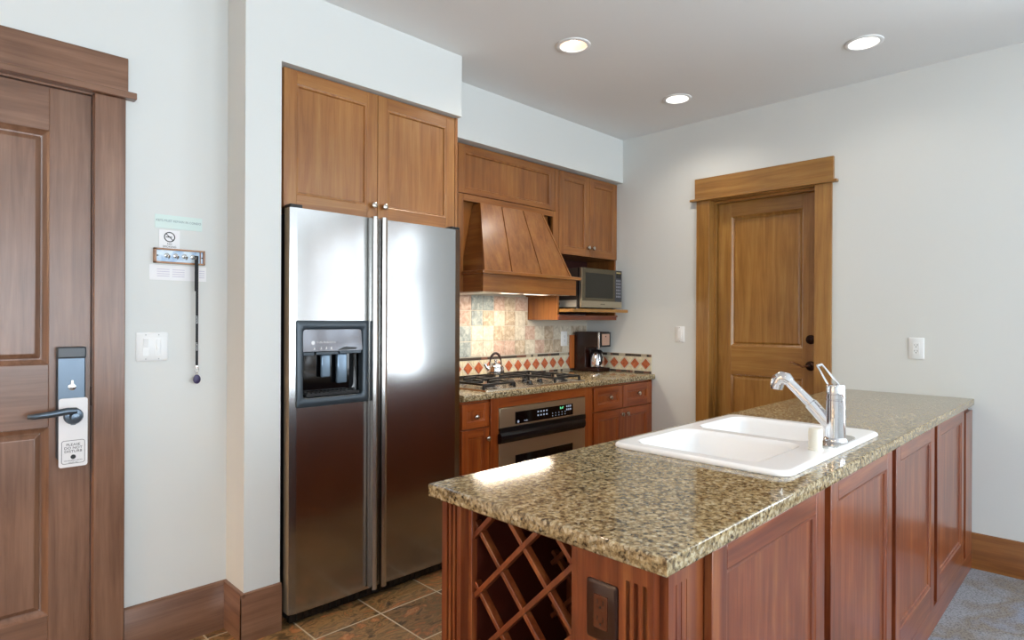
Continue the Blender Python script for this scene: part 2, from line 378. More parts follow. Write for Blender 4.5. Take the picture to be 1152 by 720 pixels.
obj('door_lever', mb, BLUEP, lk)
# door hanger
hx0, hx1, hz0, hz1 = .385, .471, .772, 1.020
mb = MB(FY(2.673)); outer = rrect(hx0, hx1, hz0, hz1, .008, 4)
cx_, cz_, rr = .428, .953, .031
N = len(outer); angs = []
inner = []
for (x, z) in outer:
    a = math.atan2(z-cz_, x-cx_); inner.append((cx_+rr*math.cos(a), cz_+rr*math.sin(a)))
L0 = [(x, z, .0012) for x, z in outer]; L1 = [(x, z, .0012) for x, z in inner]; L2 = [(x, z, 0) for x, z in outer]; L3 = [(x, z, 0) for x, z in inner]
mb.ring([L2, L0, L1, L3, L2], 0, True, False)
for k in range(24):
    pass
bx0, bx1, bz0, bz1 = hx0+.008, hx1-.008, hz0+.012, hz0+.096
for i in (0,):
    o_ = rrect(bx0, bx1, bz0, bz1, .008, 4); i_ = rrect(bx0+.0015, bx1-.0015, bz0+.0015, bz1-.0015, .0068, 4)
    mb.ring([[(x, z, .0013) for x, z in o_], [(x, z, .0017) for x, z in i_]], 1, True, False)
for s_, z, sz in (('PLEASE', .852, .0125), ('DO NOT', .840, .0125), ('DISTURB', .828, .0125)): text(mb, s_, .428, z, sz, .0016, 1, sx=1.08)
mb.lathe((.428, .808, .0012), [(.008, 0), (.008, .0008), (.0055, .0008)], 18, 1, 'z')
text(mb, 'HOUSEKEEPING SERVICE', .428, .795, .005, .0016, 1); text(mb, 'THANK YOU', .428, .788, .005, .0016, 1)
hg = obj('door_hanger', mb, [PAPER, INK]); tag(hg, 'white do-not-disturb card hanging on the lever of the entry door', 'door hanger')

# ------------------------------------------------------------------ things on the entry wall
T0 = FY(YW)
mb = MB(T0); mb.box(.692, .866, 1.668, 1.7215, 0, .002, 0); text(mb, 'KEYS MUST REMAIN IN CONDO', .779, 1.698, .0125, .0022, 1, sx=.92)
tag(obj('wall_sign', mb, [GREENP, INKG]), 'pale green strip sign with one line of grey letters, above the no-smoking card', 'sign')
mb = MB(T0); mb.box(.707, .782, 1.582, 1.661, 0, .002, 0)
def annulus(mb, cu, cv, r0, r1, w_, m, n=28):
    mb.ring([[(cu+r*math.cos(2*PI*k/n), cv+r*math.sin(2*PI*k/n), w_) for k in range(n)] for r in (r0, r1)], m, True, False)
annulus(mb, .7445, 1.634, .0165, .0205, .0024, 1)
def bar(mb, c, L_, W_, a, w_, m):
    ca, sa = math.cos(a), math.sin(a); vs = [(c[0]+x*ca-y*sa, c[1]+x*sa+y*ca, w_) for x, y in ((-L_, -W_), (L_, -W_), (L_, W_), (-L_, W_))]; mb.add(vs, [(0,1,2,3)], m)
bar(mb, (.7445, 1.634), .018, .0016, -PI/4, .0025, 1); bar(mb, (.7425, 1.634), .011, .0017, 0, .0024, 1)
text(mb, 'NO', .7445, 1.606, .011, .0024, 1); text(mb, 'SMOKING', .7445, 1.595, .011, .0024, 1)
tag(obj('no_smoking_sign', mb, [PAPER, INK]), 'small square white no-smoking card with black crossed cigarette circle', 'sign')
kr = thing('key_rack', 'narrow wooden key rack with a pale blue face and metal hooks', 'key rack', (.78, YW, 1.53))
mb = MB(T0); a0, a1, c0, c1 = .686, .874, 1.528, 1.5875
mb.box(a0, a1, c0, c0+.007, 0, .016); mb.box(a0, a1, c1-.007, c1, 0, .016); mb.box(a0, a0+.009, c0, c1, 0, .016); mb.box(a1-.007, a1, c0, c1, 0, .016); mb.box(.855, .858, c0, c1, .0, .014)
obj('rack_frame', mb, CAB['x'], kr, bevel=.001)
mb = MB(T0); mb.box(a0+.009, a1-.007, c0+.007, c1-.007, 0, .008)
for k, q in enumerate((.700, .864)): mb.lathe((q, 1.558, .008), [(.003, 0), (.003, .001)], 10, 1, 'z')
BLUEF = newmat('pale_blue_face', (176, 200, 226), .25)
t = NT(BLUEF); t.l(t.ramp(t.noise(t.coords((1, 1, 1)), 26, 3, .5), [(.35, (140, 176, 214)), (.6, (214, 228, 238))]), t.b.inputs['Base Color'])
obj('rack_face', mb, [BLUEF, SLOT], kr)
for q in (.733, .765, .797, .829):
    mb = MB(T0); mb.lathe((q, 1.560, .008), [(.009, 0), (.009, .003), (.004, .005)], 16); mb.tube([(q, 1.560, .010), (q, 1.553, .026), (q+.001, 1.547, .031), (q+.002, 1.553, .037), (q+.002, 1.558, .038)], .0028, 8)
    obj('hook', mb, NICKEL if 0 else SATIN, kr)
mb = MB(T0); mb.box(.674, .883, 1.4615, 1.5215, 0, .0015, 0)
for i, (q0, q1) in enumerate(((.70, .745), (.755, .80), (.855, .876))):
    for k in range(4): mb.box(q0, q1, 1.503-.009*k, 1.5055-.009*k, .0015, .0018, 1)
tag(obj('notice_strip', mb, [PAPER, INKL]), 'white paper strip taped to the wall right under the key rack', 'notice')
ln = thing('lanyard', 'black key lanyard with white lettering hanging from the rightmost hook', 'lanyard', (.838, YW-.03, 1.558))
mb = MB(FY(YW-.030)); z0, z1 = 1.115, 1.560
mb.ring([[(.8335, z, 0), (.8435-.001*(z-1.115), z, 0), (.8435, z, .0015), (.8335, z, .0015)] for z in (z0, 1.25, 1.4, z1)]); mb.ring([[(.828, z, .004), (.8365, z, .002), (.8365, z, .0035), (.828+.006*(1-(z-1.4)/.16), z, .0055)] for z in (1.42, 1.5, z1)])
mb.ring([[(.828, z1, .003), (.8435, z1, .001), (.8435, z1+.004, .001), (.828, z1+.004, .003)], [(.830, z1, -.006), (.8435, z1, -.006), (.8435, z1+.004, -.006), (.830, z1+.004, -.006)]])
obj('strap', mb, STRAP, ln)
for z_ in (1.305, 1.195):
    mb = MB(FY(YW-.0316)); text(mb, 'RESORT', .8385, z_, .0095, .0004, 0, rot=PI/2); obj('strap_lettering', mb, PAPER, ln)
mb = MB(FY(YW-.029)); mb.tube([(.8385+.008*math.sin(a), 1.099+.012*math.cos(a), 0) for a in [2*PI*k/16 for k in range(17)]], .0016, 8, caps=False); mb.box(.834, .843, 1.107, 1.118, -.002, .003)
mb.tube([(.839+.003*math.sin(a), 1.082+.009*math.cos(a), 0) for a in [2*PI*k/12 for k in range(13)]], .0012, 8, caps=False)
obj('key_ring', mb, CHROME, ln)
mb = MB(FY(YW-.030)); mb.ring([[(.839+r*math.sin(2*PI*k/20), 1.060+.0205*(r/.014)*math.cos(2*PI*k/20)*(.82 if math.cos(2*PI*k/20) < 0 else 1), w_) for k in range(20)] for r, w_ in ((.011, -.003), (.014, -.001), (.014, .002), (.010, .004))])
obj('key_fob', mb, FOB, ln)

def plate(T, u0, u1, v0, v1, name, label, mat, kind, cat, group=None, dark=SLOT):
    mb = MB(T); r = .006
    mb.ring([[(x, y, w_) for x, y in rrect(u0+i, u1-i, v0+i, v1-i, r, 3)] for i, w_ in ((0, 0), (0, .003), (.004, .0065))])
    o = obj(name, mb, mat); tag(o, label, cat, group)
    return o
def duplex(T, o, uc, vc, mat, dark):
    mb = MB(T)
    mb.box(uc-.0165, uc+.0165, vc-.033, vc+.033, .004, .0085, 0); ra = obj('receptacle', mb, mat, o, bevel=.001)
    mb = MB(T)
    for s_ in (-1, 1):
        c = vc+s_*.0165
        mb.box(uc-.0075, uc-.0055, c-.001, c+.008, .006, .0088); mb.box(uc+.0055, uc+.0075, c-.001, c+.008, .006, .0088); mb.lathe((uc, c-.007, .006), [(.0027, 0), (.0027, .0028)], 10)
    obj('socket_slot', mb, dark, ra)
o = plate(T0, .628, .740, 1.141, 1.254, 'light_switch', 'white double switch plate below the key rack, beside the entry door', WHITE, 2, 'switch')
mb = MB(T0)
mb.box(.650, .672, 1.162, 1.232, .005, .0075); mb.add([(.652, 1.195, .0075), (.670, 1.195, .0075), (.670, 1.230, .013), (.652, 1.230, .013), (.652, 1.230, .0075), (.670, 1.230, .0075)], [(0,1,2,3),(3,2,5,4),(0,3,4),(1,5,2)])
obj('rocker', mb, WHITE, o, bevel=.0005)
mb = MB(T0); mb.box(.694, .718, 1.162, 1.232, .005, .0075); mb.box(.698, .709, 1.167, 1.227, .0075, .010); mb.box(.699, .708, 1.186, 1.196, .010, .0125); mb.box(.712, .7155, 1.17, 1.225, .0075, .009)
obj('dimmer_slide', mb, WHITE, o, bevel=.0005)
SCR = newmat('screw_grey', (180, 182, 184), .4)
for q in (.661, .706):
    for z in (1.150, 1.244): mb = MB(T0); mb.lathe((q, z, .0062), [(.0028, 0), (.0022, .001)], 10); obj('plate_screw', mb, SCR, o)
TR = FX(XR)
o = plate(TR, .768, .843, 1.098, 1.219, 'wall_outlet', 'white wall outlet on the right wall above the end of the island', WHITE, 1, 'outlet'); duplex(TR, o, .8055, 1.1585, WHITE, SLOT)
o = plate(TR, 2.229, 2.301, 1.150, 1.266, 'light_switch', 'single white rocker switch between backsplash and the inner door', WHITE, 1, 'switch')
mb = MB(TR); mb.box(2.248, 2.282, 1.175, 1.241, .005, .008); mb.box(2.252, 2.278, 1.18, 1.236, .008, .010); obj('rocker', mb, WHITE, o, bevel=.001)
for z in (1.158, 1.258): mb = MB(TR); mb.lathe((2.265, z, .0062), [(.003, 0), (.0025, .001)], 10); obj('plate_screw', mb, SATIN, o)

# ------------------------------------------------------------------ inner door on the right wall
DX = 4.080
mb = MB(FX(DX)); panel(mb, 1.340, 2.033, .012, 2.146, .0, .04, .108, .112, .22, [(i*.9, d) for i, d in HOUSEP], [(.935, 1.135)])
d2 = struct('door_2', mb, [DOR['z'], DOR['y']], bevel=.0015)
mb = MB(TR); mb.box(1.240, 1.339, 0, 2.150, 0, .018, 0); mb.box(2.034, 2.130, 0, 2.150, 0, .018, 0); mb.box(1.230, 2.142, 2.165, 2.308, 0, .022, 1); mb.box(1.207, 2.172, 2.150, 2.165, 0, .040, 1)
struct('trim_3', mb, [DOR['z'], DOR['y']], bevel=.002)
mb = MB(TR); mb.box(1.3372, 1.3390, 0, 2.15, -.14, .004); mb.box(2.0335, 2.036, 0, 2.15, -.14, .004); mb.box(1.337, 2.036, 2.146, 2.1505, -.14, .004, 1)
mb.box(2.0215, 2.0335, 0, 2.146, -.085, -.055); mb.box(1.339, 1.345, 0, 2.146, -.085, -.055); mb.box(1.345, 2.0215, 2.13, 2.146, -.085, -.055, 1)
struct('trim_4', mb, [DOR['z'], DOR['y']])
c = (DX, 1.395, 1.190)
mb = MB(); mb.lathe(c, [(.030, 0), (.030, -.008), (.027, -.013), (.018, -.015), (.017, -.022), (.010, -.024), (0, -.0245)], 24, 0, 'x'); obj('deadbolt', mb, BRONZE, d2)
c = (DX, 1.395, 1.022)
mb = MB(); mb.lathe(c, [(.031, 0), (.031, -.007), (.026, -.013), (.013, -.015), (.012, -.045), (.0, -.05)], 24, 0, 'x'); dk = obj('door_handle', mb, BRONZE, d2)
mb = MB(); mb.tube([(DX-.045, 1.395, 1.022), (DX-.052, 1.41, 1.022), (DX-.052, 1.43, 1.018), (DX-.052, 1.455, 1.030), (DX-.052, 1.485, 1.042), (DX-.052, 1.51, 1.044)], [.010, .010, .009, .008, .007, .006], 12, 0, True, .7)
obj('lever', mb, newmat('worn_bronze', (112, 74, 52), .2, .9), dk)

# ------------------------------------------------------------------ recessed ceiling lights
def can(x, y, label, power, warm):
    t_ = thing('recessed_light', label, 'ceiling light', (x, y, CE), 'recessed lights in the ceiling')
    mb = MB(); mb.lathe((x, y, CE), [(.088, 0), (.088, -.004), (.080, -.008), (.070, -.006), (.068, .0)], 40, 0, 'z', False); obj('trim_ring', mb, WHITE, t_)
    mb = MB(); mb.lathe((x, y, CE), [(.069, -.003), (.062, .03), (.060, .055)], 40, 0, 'z', False); obj('reflector_cone', mb, newmat('reflector', (246, 212, 190) if warm else (240, 240, 236), .4), t_)
    mb = MB(); mb.lathe((x, y, CE+.052), [((.036 if warm is True else .058), 0), (.034 if warm is True else .05, -.012), (.022, -.022), (0, -.025)], 32, 0, 'z', False); obj('lamp_bulb', mb, LAMPW, t_)
    d = bpy.data.lights.new('can_light', 'SPOT'); d.energy = power; d.spot_size = math.radians(150); d.spot_blend = .8; d.shadow_soft_size = .05; d.color = warm if isinstance(warm, tuple) else (1, .84, .66) if warm else (1, .90, .78)
    l = bpy.data.objects.new('can_light', d); S.collection.objects.link(l); l.location = (0, 0, -.012); l.parent = t_
# holes for the cans; unseen warm cans are added to tint and fill the room
added_cans = [(-2.5, 2.0, 'added unseen warm ceiling light left of the entry door, tinting the pier', 300, (1, .62, .34)), (-.2, .2, 'added unseen ceiling light nearly above the camera, giving warm fill', 8, True), (1.6, -1.2, 'added unseen ceiling light above the dining area, giving warm fill', 8, True)]
cans = [(2.423, 1.992, 'recessed ceiling light nearest the fridge, glowing warm peach', 20, True), (3.471, 2.000, 'smallest recessed ceiling light, near the corner above the wall cabinets', 11, False), (3.429, .925, 'recessed ceiling light above the far end of the island', 4, False)]
ceil = bpy.data.objects['ceiling']
me = ceil.data; bm = bmesh.new()
# ceiling slab rebuilt as a sheet with round openings
import mathutils
bpy.data.objects.remove(ceil)
mb = MB()
xs = [XL-.1]; x0, x1, y0, y1 = XL-.1, XR+.1, YB-.1, KW+.1
hw = .11
boxes = [(c[0]-hw, c[0]+hw, c[1]-hw, c[1]+hw, c) for c in cans+added_cans]
gx = sorted({x0, x1, *[b[0] for b in boxes], *[b[1] for b in boxes]}); gy = sorted({y0, y1, *[b[2] for b in boxes], *[b[3] for b in boxes]})
def inside(cx, cy):
    for b in boxes:
        if b[0] < cx < b[1] and b[2] < cy < b[3]: return b
for i in range(len(gx)-1):
    for j in range(len(gy)-1):
        cx, cy = (gx[i]+gx[i+1])/2, (gy[j]+gy[j+1])/2
        if inside(cx, cy): continue
        mb.add([(gx[i], gy[j], CE), (gx[i+1], gy[j], CE), (gx[i+1], gy[j+1], CE), (gx[i], gy[j+1], CE)], [(0,3,2,1)])
for b in boxes:
    n_ = 40; c = b[4]; inn = []; out = []
    for k in range(n_):
        a = 2*PI*(k+.5)/n_; ca, sa = math.cos(a), math.sin(a); inn.append((c[0]+.07*ca, c[1]+.07*sa, CE)); q = hw/max(abs(ca), abs(sa)); out.append((c[0]+q*ca, c[1]+q*sa, CE))
    corners = [(b[1], b[3]), (b[0], b[3]), (b[0], b[2]), (b[1], b[2])]
    for k in range(n_):
        j = (k+1) % n_; mb.add([inn[k], inn[j], out[j], out[k]], [(0,1,2,3)])
        for cxy in corners:
            a = math.atan2(cxy[1]-c[1], cxy[0]-c[0]) % (2*PI); a0_ = 2*PI*(k+.5)/n_; a1_ = 2*PI*(k+1.5)/n_
            if a0_ < a < a1_: mb.add([out[k], out[j], (cxy[0], cxy[1], CE)], [(0,1,2)])
mb.box(x0, x1, y0, y1, CE+.12, CE+.2)
for b in ((x0, x0+.05, y0, y1), (x1-.05, x1, y0, y1), (x0, x1, y0, y0+.05), (x0, x1, y1-.05, y1)): mb.box(*b, CE, CE+.2)
bm.free()
struct('ceiling', mb, CEIL)
for c in cans: can(*c)
for c in added_cans: can(*c)

# ------------------------------------------------------------------ refrigerator
fr = thing('refrigerator', 'tall stainless side-by-side refrigerator with a dark ice and water dispenser', 'refrigerator', (1.61, 2.80, 0))
YF = 2.467
obj('fridge_body', MB().box(1.156, 2.066, 2.528, 3.10, .02, 1.765), newmat('fridge_case', (28, 27, 27), .4), fr, bevel=.004)
mb = MB(); mb.box(1.16, 2.062, 2.50, 2.528, .008, .052)
for k in range(28): mb.box(1.19+k*.031, 1.205+k*.031, 2.494, 2.50, .014, .046)
obj('kick_grille', mb, BLACK, fr)
for a_, b_ in ((1.145, 1.20), (2.02, 2.075)): obj('hinge_cover', MB().box(a_, b_, 2.475, 2.53, 1.782, 1.797), BLACK, fr, bevel=.003)
def fdoor(x0, x1, hole=None):
    """gently bowed stainless door"""
    mb = MB(); n_ = 14; zb, zt = .057, 1.781; mid = (x0+x1)/2
    def yy(x): q = (x-x0)/(x1-x0)*2-1; return YF+.004*q*q-.001+(.006*max(0, abs(q)-.94)/.06)
    us = sorted(set([x0+(x1-x0)*k/n_ for k in range(n_+1)]+([hole[0], hole[1]] if hole else [])))
    zs = [zb, zt] if not hole else [zb, hole[2], hole[3], zt]
    for i in range(len(us)-1):
        for j in range(len(zs)-1):
            if hole and hole[0]-1e-6 <= us[i] < hole[1]-1e-6 and j == 1: continue
            a, b = us[i], us[i+1]
            mb.add([(a, yy(a), zs[j]), (b, yy(b), zs[j]), (b, yy(b), zs[j+1]), (a, yy(a), zs[j+1])], [(0,1,2,3)], 0, True)
    for x in (x0, x1): mb.add([(x, yy(x), zb), (x, 2.525, zb), (x, 2.525, zt), (x, yy(x), zt)], [(0,1,2,3)], 1)
    for z in (zb, zt):
        m_ = 1
        vs = [(x, yy(x), z) for x in us]+[(x1, 2.525, z), (x0, 2.525, z)]; mb.add(vs, [tuple(range(len(vs)))], m_)
    mb.add([(x0, 2.525, zb), (x1, 2.525, zb), (x1, 2.525, zt), (x0, 2.525, zt)], [(0,1,2,3)], 1)
    if hole:
        a, b, c_, d_ = hole
        for q in (((a, c_), (b, c_)), ((b, c_), (b, d_)), ((b, d_), (a, d_)), ((a, d_), (a, c_))):
            mb.add([(q[0][0], YF, q[0][1]), (q[1][0], YF, q[1][1]), (q[1][0], 2.525, q[1][1]), (q[0][0], 2.525, q[0][1])], [(0,1,2,3)], 1)
    return mb
EDGE = newmat('door_edge_steel', (168, 150, 126), .4, .3)
H = (1.186, 1.500, .950, 1.285)
dl = obj('freezer_door', fdoor(1.143, 1.556, H), [STEEL, EDGE], fr); dr = obj('fridge_door', fdoor(1.562, 2.077), [STEEL, EDGE], fr)
def handle(x0, x1, par):
    mb = MB(); prof = [(x0+.002, 2.455), (x0, 2.44), (x0+.003, 2.428), ((x0+x1)/2, 2.422), (x1-.003, 2.428), (x1, 2.44), (x1-.002, 2.455)]
    mb.prism(prof, .062, 1.783, 0, True); mb.box(x0+.006, x1-.006, 2.452, 2.475, .065, 1.78)
    obj('handle', mb, SATIN, par)
handle(1.518, 1.548, dl); handle(1.566, 1.598, dr)
# dispenser
T = FY(YF); DI = thing  # (u, v, w)
mb = MB(T); oo = rrect(1.168, 1.517, .930, 1.302, .006, 3); ii = rrect(1.198, 1.486, .968, 1.264, .014, 3)
mb.ring([[(x, z, w_) for x, z in q] for q, w_ in ((oo, -.002), (oo, .006), (rrect(1.171, 1.514, .933, 1.299, .006, 3), .009), (rrect(1.193, 1.491, .963, 1.269, .014, 3), .009), (ii, .004), (ii, -.03), (ii, -.05))], 0, True, False)
ds = obj('dispenser', mb, SLATEP, dl)
mb = MB(T); cc = rrect(1.1985, 1.4855, .9685, 1.170, .012, 3)
mb.ring([[(x, z, w_) for x, z in cc] for w_ in (-.03, -.052)], 0, True, False)
bk = rrect(1.21, 1.474, .985, 1.16, .03, 3); mb.ring([[(x, z, -.052) for x, z in cc], [(x, z, -.056) for x, z in bk]], 0, True, False); mb.add([(x, z, -.056) for x, z in bk], [tuple(range(len(bk)))])
obj('dispenser_cavity', mb, GLOSSB, dl)
mb = MB(T); mb.add([(1.199, 1.168, .004), (1.485, 1.168, .004), (1.485, 1.263, -.004), (1.199, 1.263, -.004), (1.199, 1.168, -.04), (1.485, 1.168, -.04)], [(0,1,2,3),(0,4,5,1)], 0)
mb.lathe((1.245, 1.205, .0015), [(.009, 0), (.0085, .0012)], 20, 1); text(mb, 'Profile Performance', 1.262, 1.207, .011, .0012, 1, 'LEFT')
for k, q in enumerate((1.25, 1.281, 1.306, 1.330)): mb.prism([(q-.004, 1.176), (q+.004, 1.176), (q+.002, 1.186), (q-.001, 1.187)], .0036, .0042, 1)
mb.prism([(1.36, 1.170), (1.41, 1.171), (1.452, 1.172), (1.456, 1.182), (1.40, 1.186), (1.385, 1.182)], .0038, .006, 2)
obj('control_panel', mb, [newmat('dispenser_panel', (120, 122, 128), .1, .5), PAPER, BLACK], ds, bevel=0)
mb = MB(T); mb.box(1.20, 1.25, 1.150, 1.166, -.03, .003); mb.box(1.258, 1.365, 1.152, 1.166, -.03, .003); mb.box(1.37, 1.48, 1.154, 1.168, -.03, .003)
obj('button_bar', mb, SLATEP, ds, bevel=.002)
mb = MB(T); mb.box(1.30, 1.345, 1.05, 1.152, -.045, -.03); mb.box(1.375, 1.425, 1.02, 1.154, -.045, -.025); obj('dispenser_paddle', mb, newmat('clear_paddle', (110, 130, 148), .08, .4), ds, bevel=.006, seg=3)
mb = MB(T); mb.box(1.215, 1.47, .973, .985, -.05, .002)
for k in range(12): mb.box(1.222+k*.02, 1.236+k*.02, .985, .989, -.045, -.002)
obj('drip_tray', mb, BLACK, ds)

# cabinet over the fridge
fc = thing('overhead_cabinet', 'wide two-door wooden cabinet above the stainless refrigerator', 'cabinet', (1.61, 2.83, 1.79))
mb = MB(); mb.box(1.138, 2.085, 2.552, 3.12, 1.79, 2.39, 0); obj('carcass', mb, [CAB['x']], fc)
obj('side_panel', MB().box(2.0855, 2.103, 2.530, 3.12, 0, 2.392), CAB['z'], fc, bevel=.001)
obj('filler_strip', MB().box(FX0+.001, 1.137, 2.56, 3.12, 1.79, 2.392), CAB['z'], fc)
def cabdoor(name, T, u0, u1, v0, v1, par, W3, ax='x', st=.058, kn=None, th=.020, prof=CABP):
    mb = MB(T); panel(mb, u0, u1, v0, v1, 0, th, st, st, st, prof)
    o = obj(name, mb, [W3['z'], W3[ax]], par, bevel=.0012)
    if kn:
        c = T(Vector((kn[0], kn[1], 0))); knob('knob', tuple(c), o, 'y')
    return o
T = FY(2.53)
cabdoor('cabinet_door', T, 1.1405, 1.6035, 1.792, 2.388, fc, CAB, kn=(1.576, 1.852)); cabdoor('cabinet_door', T, 1.6065, 2.0825, 1.792, 2.388, fc, CAB, kn=(1.636, 1.852))

# ------------------------------------------------------------------ hood section
hc = thing('hood_cabinet', 'shallow wooden cabinet with one wide panel above the range hood', 'cabinet', (2.81, 2.97, 2.03))
T = FY(2.82)
mb = MB(); mb.box(2.347, 3.276, 2.841, 3.12, 2.047, 2.378); obj('carcass', mb, CAB['x'], hc)
mb = MB(T); panel(mb, 2.349, 3.236, 2.078, 2.376, 0, .020, .052, .046, .03, CABP); obj('flap_door', mb, [KIT['z'], KIT['x']], hc, bevel=.0012)
mb = MB(T); mb.box(2.349, 2.392, 1.48, 2.074, -.02, 0, 0); mb.box(3.214, 3.238, 1.60, 2.074, -.02, 0, 0); mb.box(2.392, 3.214, 2.034, 2.074, -.02, 0, 1); mb.box(3.2385, 3.276, 1.60, 2.376, -.02, 0, 0)
obj('face_frame', mb, [KIT['z'], KIT['x']], hc, bevel=.0012)
obj('back_panel', MB().box(2.392, 3.214, 2.872, 2.884, 1.60, 2.046), KIT['z'], hc)
obj('side_panel', MB().box(2.3485, 2.366, 2.841, 3.112, 1.48, 2.046), KIT['z'], hc)

hd = thing('range_hood', 'tapered wooden range hood with grooved boards and a square ledge', 'range hood', (2.81, 2.88, 1.476))
mb = MB()
yb = 2.868; zt = 2.030
b0 = [(2.412, 2.648), (2.640, 2.648), (2.912, 2.648), (3.206, 2.648)]; t0 = [(2.506, 2.795), (2.690, 2.795), (2.885, 2.795), (3.076, 2.795)]
g = .004
for k in range(3):
    for (A, B, C, D, y_in) in ((b0[k], b0[k+1], t0[k+1], t0[k], 0),):
        x0b, x1b = A[0]+(g if k else 0), B[0]-(g if k < 2 else 0); x0t, x1t = D[0]+(g if k else 0), C[0]-(g if k < 2 else 0)
        mb.add([(x0b, A[1], 1.600), (x1b, A[1], 1.600), (x1t, C[1], zt), (x0t, C[1], zt), (x0b, A[1]+.012, 1.600), (x1b, A[1]+.012, 1.600), (x1t, C[1]+.012, zt), (x0t, C[1]+.012, zt)],
            [(0,1,2,3),(4,7,6,5),(0,4,5,1),(1,5,6,2),(2,6,7,3),(3,7,4,0)], 0)
mb.add([(2.413, 2.656, 1.60), (3.205, 2.656, 1.60), (3.205, yb, 1.60), (2.413, yb, 1.60), (2.507, 2.803, zt), (3.075, 2.803, zt), (3.075, yb, zt), (2.507, yb, zt)],
    [(0,1,5,4),(1,2,6,5),(2,3,7,6),(3,0,4,7),(4,5,6,7),(0,3,2,1)], 1)
obj('canopy', mb, [KIT['z'], KIT['y']], hd, bevel=.0015)
for (a, b) in ((b0[3], t0[3]), (b0[0], t0[0])):
    s_ = 1 if a is b0[3] else -1
    mb = MB()
    mb.ring([[(p[0]-.012*s_, p[1]-.004, z), (p[0]+.003*s_, p[1]-.004, z), (p[0]+.003*s_, p[1]+.012, z), (p[0]-.012*s_, p[1]+.012, z)] for p, z in ((a, 1.602), (b, zt))])
    obj('corner_strip', mb, KIT['z'], hd)
obj('ledge', MB().box(2.376, 3.286, 2.622, 2.818, 1.580, 1.602), KIT['x'], hd, bevel=.005, seg=3)
mb = MB(); mb.box(2.392, 3.250, 2.640, 2.658, 1.476, 1.580, 0); mb.box(2.392, 2.410, 2.658, 3.10, 1.476, 1.580, 1); mb.box(3.250-.018, 3.250, 2.658, 3.10, 1.476, 1.580, 1)
obj('apron', mb, [KIT['x'], KIT['y']], hd, bevel=.001)
mb = MB(); mb.box(2.412, 3.230, 2.660, 3.11, 1.486, 1.50)
mb.box(2.42, 3.22, 2.67, 2.70, 1.474, 1.486); mb.box(2.42, 2.60, 2.70, 3.10, 1.472, 1.486)
obj('vent_insert', mb, HOODS, hd, bevel=.002)
for a_ in (2.62, 2.90): obj('hood_lamp', MB().box(a_, a_+.18, 2.72, 2.80, 1.476, 1.486), HOODL, hd)
for x in (2.82,):
    l = area('hood_light', (x, 2.80, 1.470), (0, 0, 0), .62, .16, 6, (1, .84, .66)); l.parent = hd; l.location = Vector((x, 2.80, 1.470))-Vector(hd.location)

# ------------------------------------------------------------------ wall cabinet with microwave shelf
wc = thing('wall_cabinet', 'two-door wooden wall cabinet in the corner, with an open microwave niche below', 'cabinet', (3.63, 2.97, 1.308))
mb = MB(); mb.box(3.2785, 3.981, 2.841, 3.12, 1.784, 2.378); obj('carcass', mb, CAB['x'], wc)
mb = MB(); mb.box(3.276, 3.294, 2.83, 3.12, 1.308, 1.782, 0); obj('side_panel', mb, KIT['z'], wc, bevel=.001)
obj('side_panel', MB().box(3.964, 3.981, 2.83, 3.12, 1.308, 1.782), KIT['z'], wc, bevel=.001)
obj('niche_back', MB().box(3.294, 3.964, 3.105, 3.12, 1.352, 1.782), DARKW, wc)
T = FY(2.82)
cabdoor('cabinet_door', T, 3.281, 3.6285, 1.782, 2.376, wc, KIT, kn=(3.602, 1.848), st=.052); cabdoor('cabinet_door', T, 3.6315, 3.978, 1.782, 2.376, wc, KIT, kn=(3.660, 1.848), st=.052)
mb = MB(); mb.box(3.294, 3.964, 2.832, 3.105, 1.308, 1.345); mb.box(3.276, 3.981, 2.822, 2.832, 1.308, 1.345); mb.box(3.276, 3.981, 2.812, 2.83, 1.332, 1.345); obj('bottom_rail', mb, RED['x'], wc, bevel=.002)
obj('pull_out_shelf', MB().box(3.296, 3.962, 2.700, 3.10, 1.366, 1.389), DOR['x'], wc, bevel=.002)

mw = thing('microwave', 'stainless microwave with dark glass door on the shelf in the corner', 'microwave', (3.63, 2.88, 1.392))
mb = MB(); mb.box(3.385, 3.876, 2.735, 3.06, 1.400, 1.682); 
mo = obj('microwave_case', mb, newmat('microwave_case', (88, 82, 78), .35, .6), mw, bevel=.003)
mb = MB(); mb.box(3.383, 3.8785, 2.715, 2.735, 1.398, 1.684); obj('door_bezel', mb, BLACK, mw, bevel=.002)
T = FY(2.715)
mb = MB(T); mb.box(3.386, 3.876, 1.400, 1.447, 0, .015, 0); mb.box(3.386, 3.394, 1.447, 1.683, 0, .015, 0); text(mb, 'KENMORE', 3.635, 1.424, .012, .0153, 1)
obj('front_strip', mb, [newmat('warm_stainless', (182, 172, 150), .3, .9), INK], mw, bevel=.001)
mb = MB(T); mb.box(3.394, 3.790, 1.447, 1.683, 0, .0145, 0); mb.box(3.430, 3.765, 1.470, 1.650, .0145, .0149, 1); obj('microwave_door', mb, [MWGLASS, newmat('microwave_window', (40, 38, 30), .1, .2)], mw, bevel=.001)
mb = MB(T); mb.box(3.790, 3.876, 1.447, 1.683, 0, .0145, 0); mb.box(3.805, 3.862, 1.628, 1.660, .0145, .0150, 1)
for i in range(6):
    for j in range(3): mb.box(3.805+j*.021, 3.819+j*.021, 1.600-i*.024, 1.614-i*.024, .0145, .0150, 2)
mb.box(3.805, 3.862, 1.655, 1.672, .0145, .0150, 3)
obj('control_panel', mb, [newmat('control_dark', (52, 54, 60), .2), GLOSSB, newmat('key_grey', (120, 122, 132), .4), newmat('brass_badge', (150, 130, 80), .4)], mw)
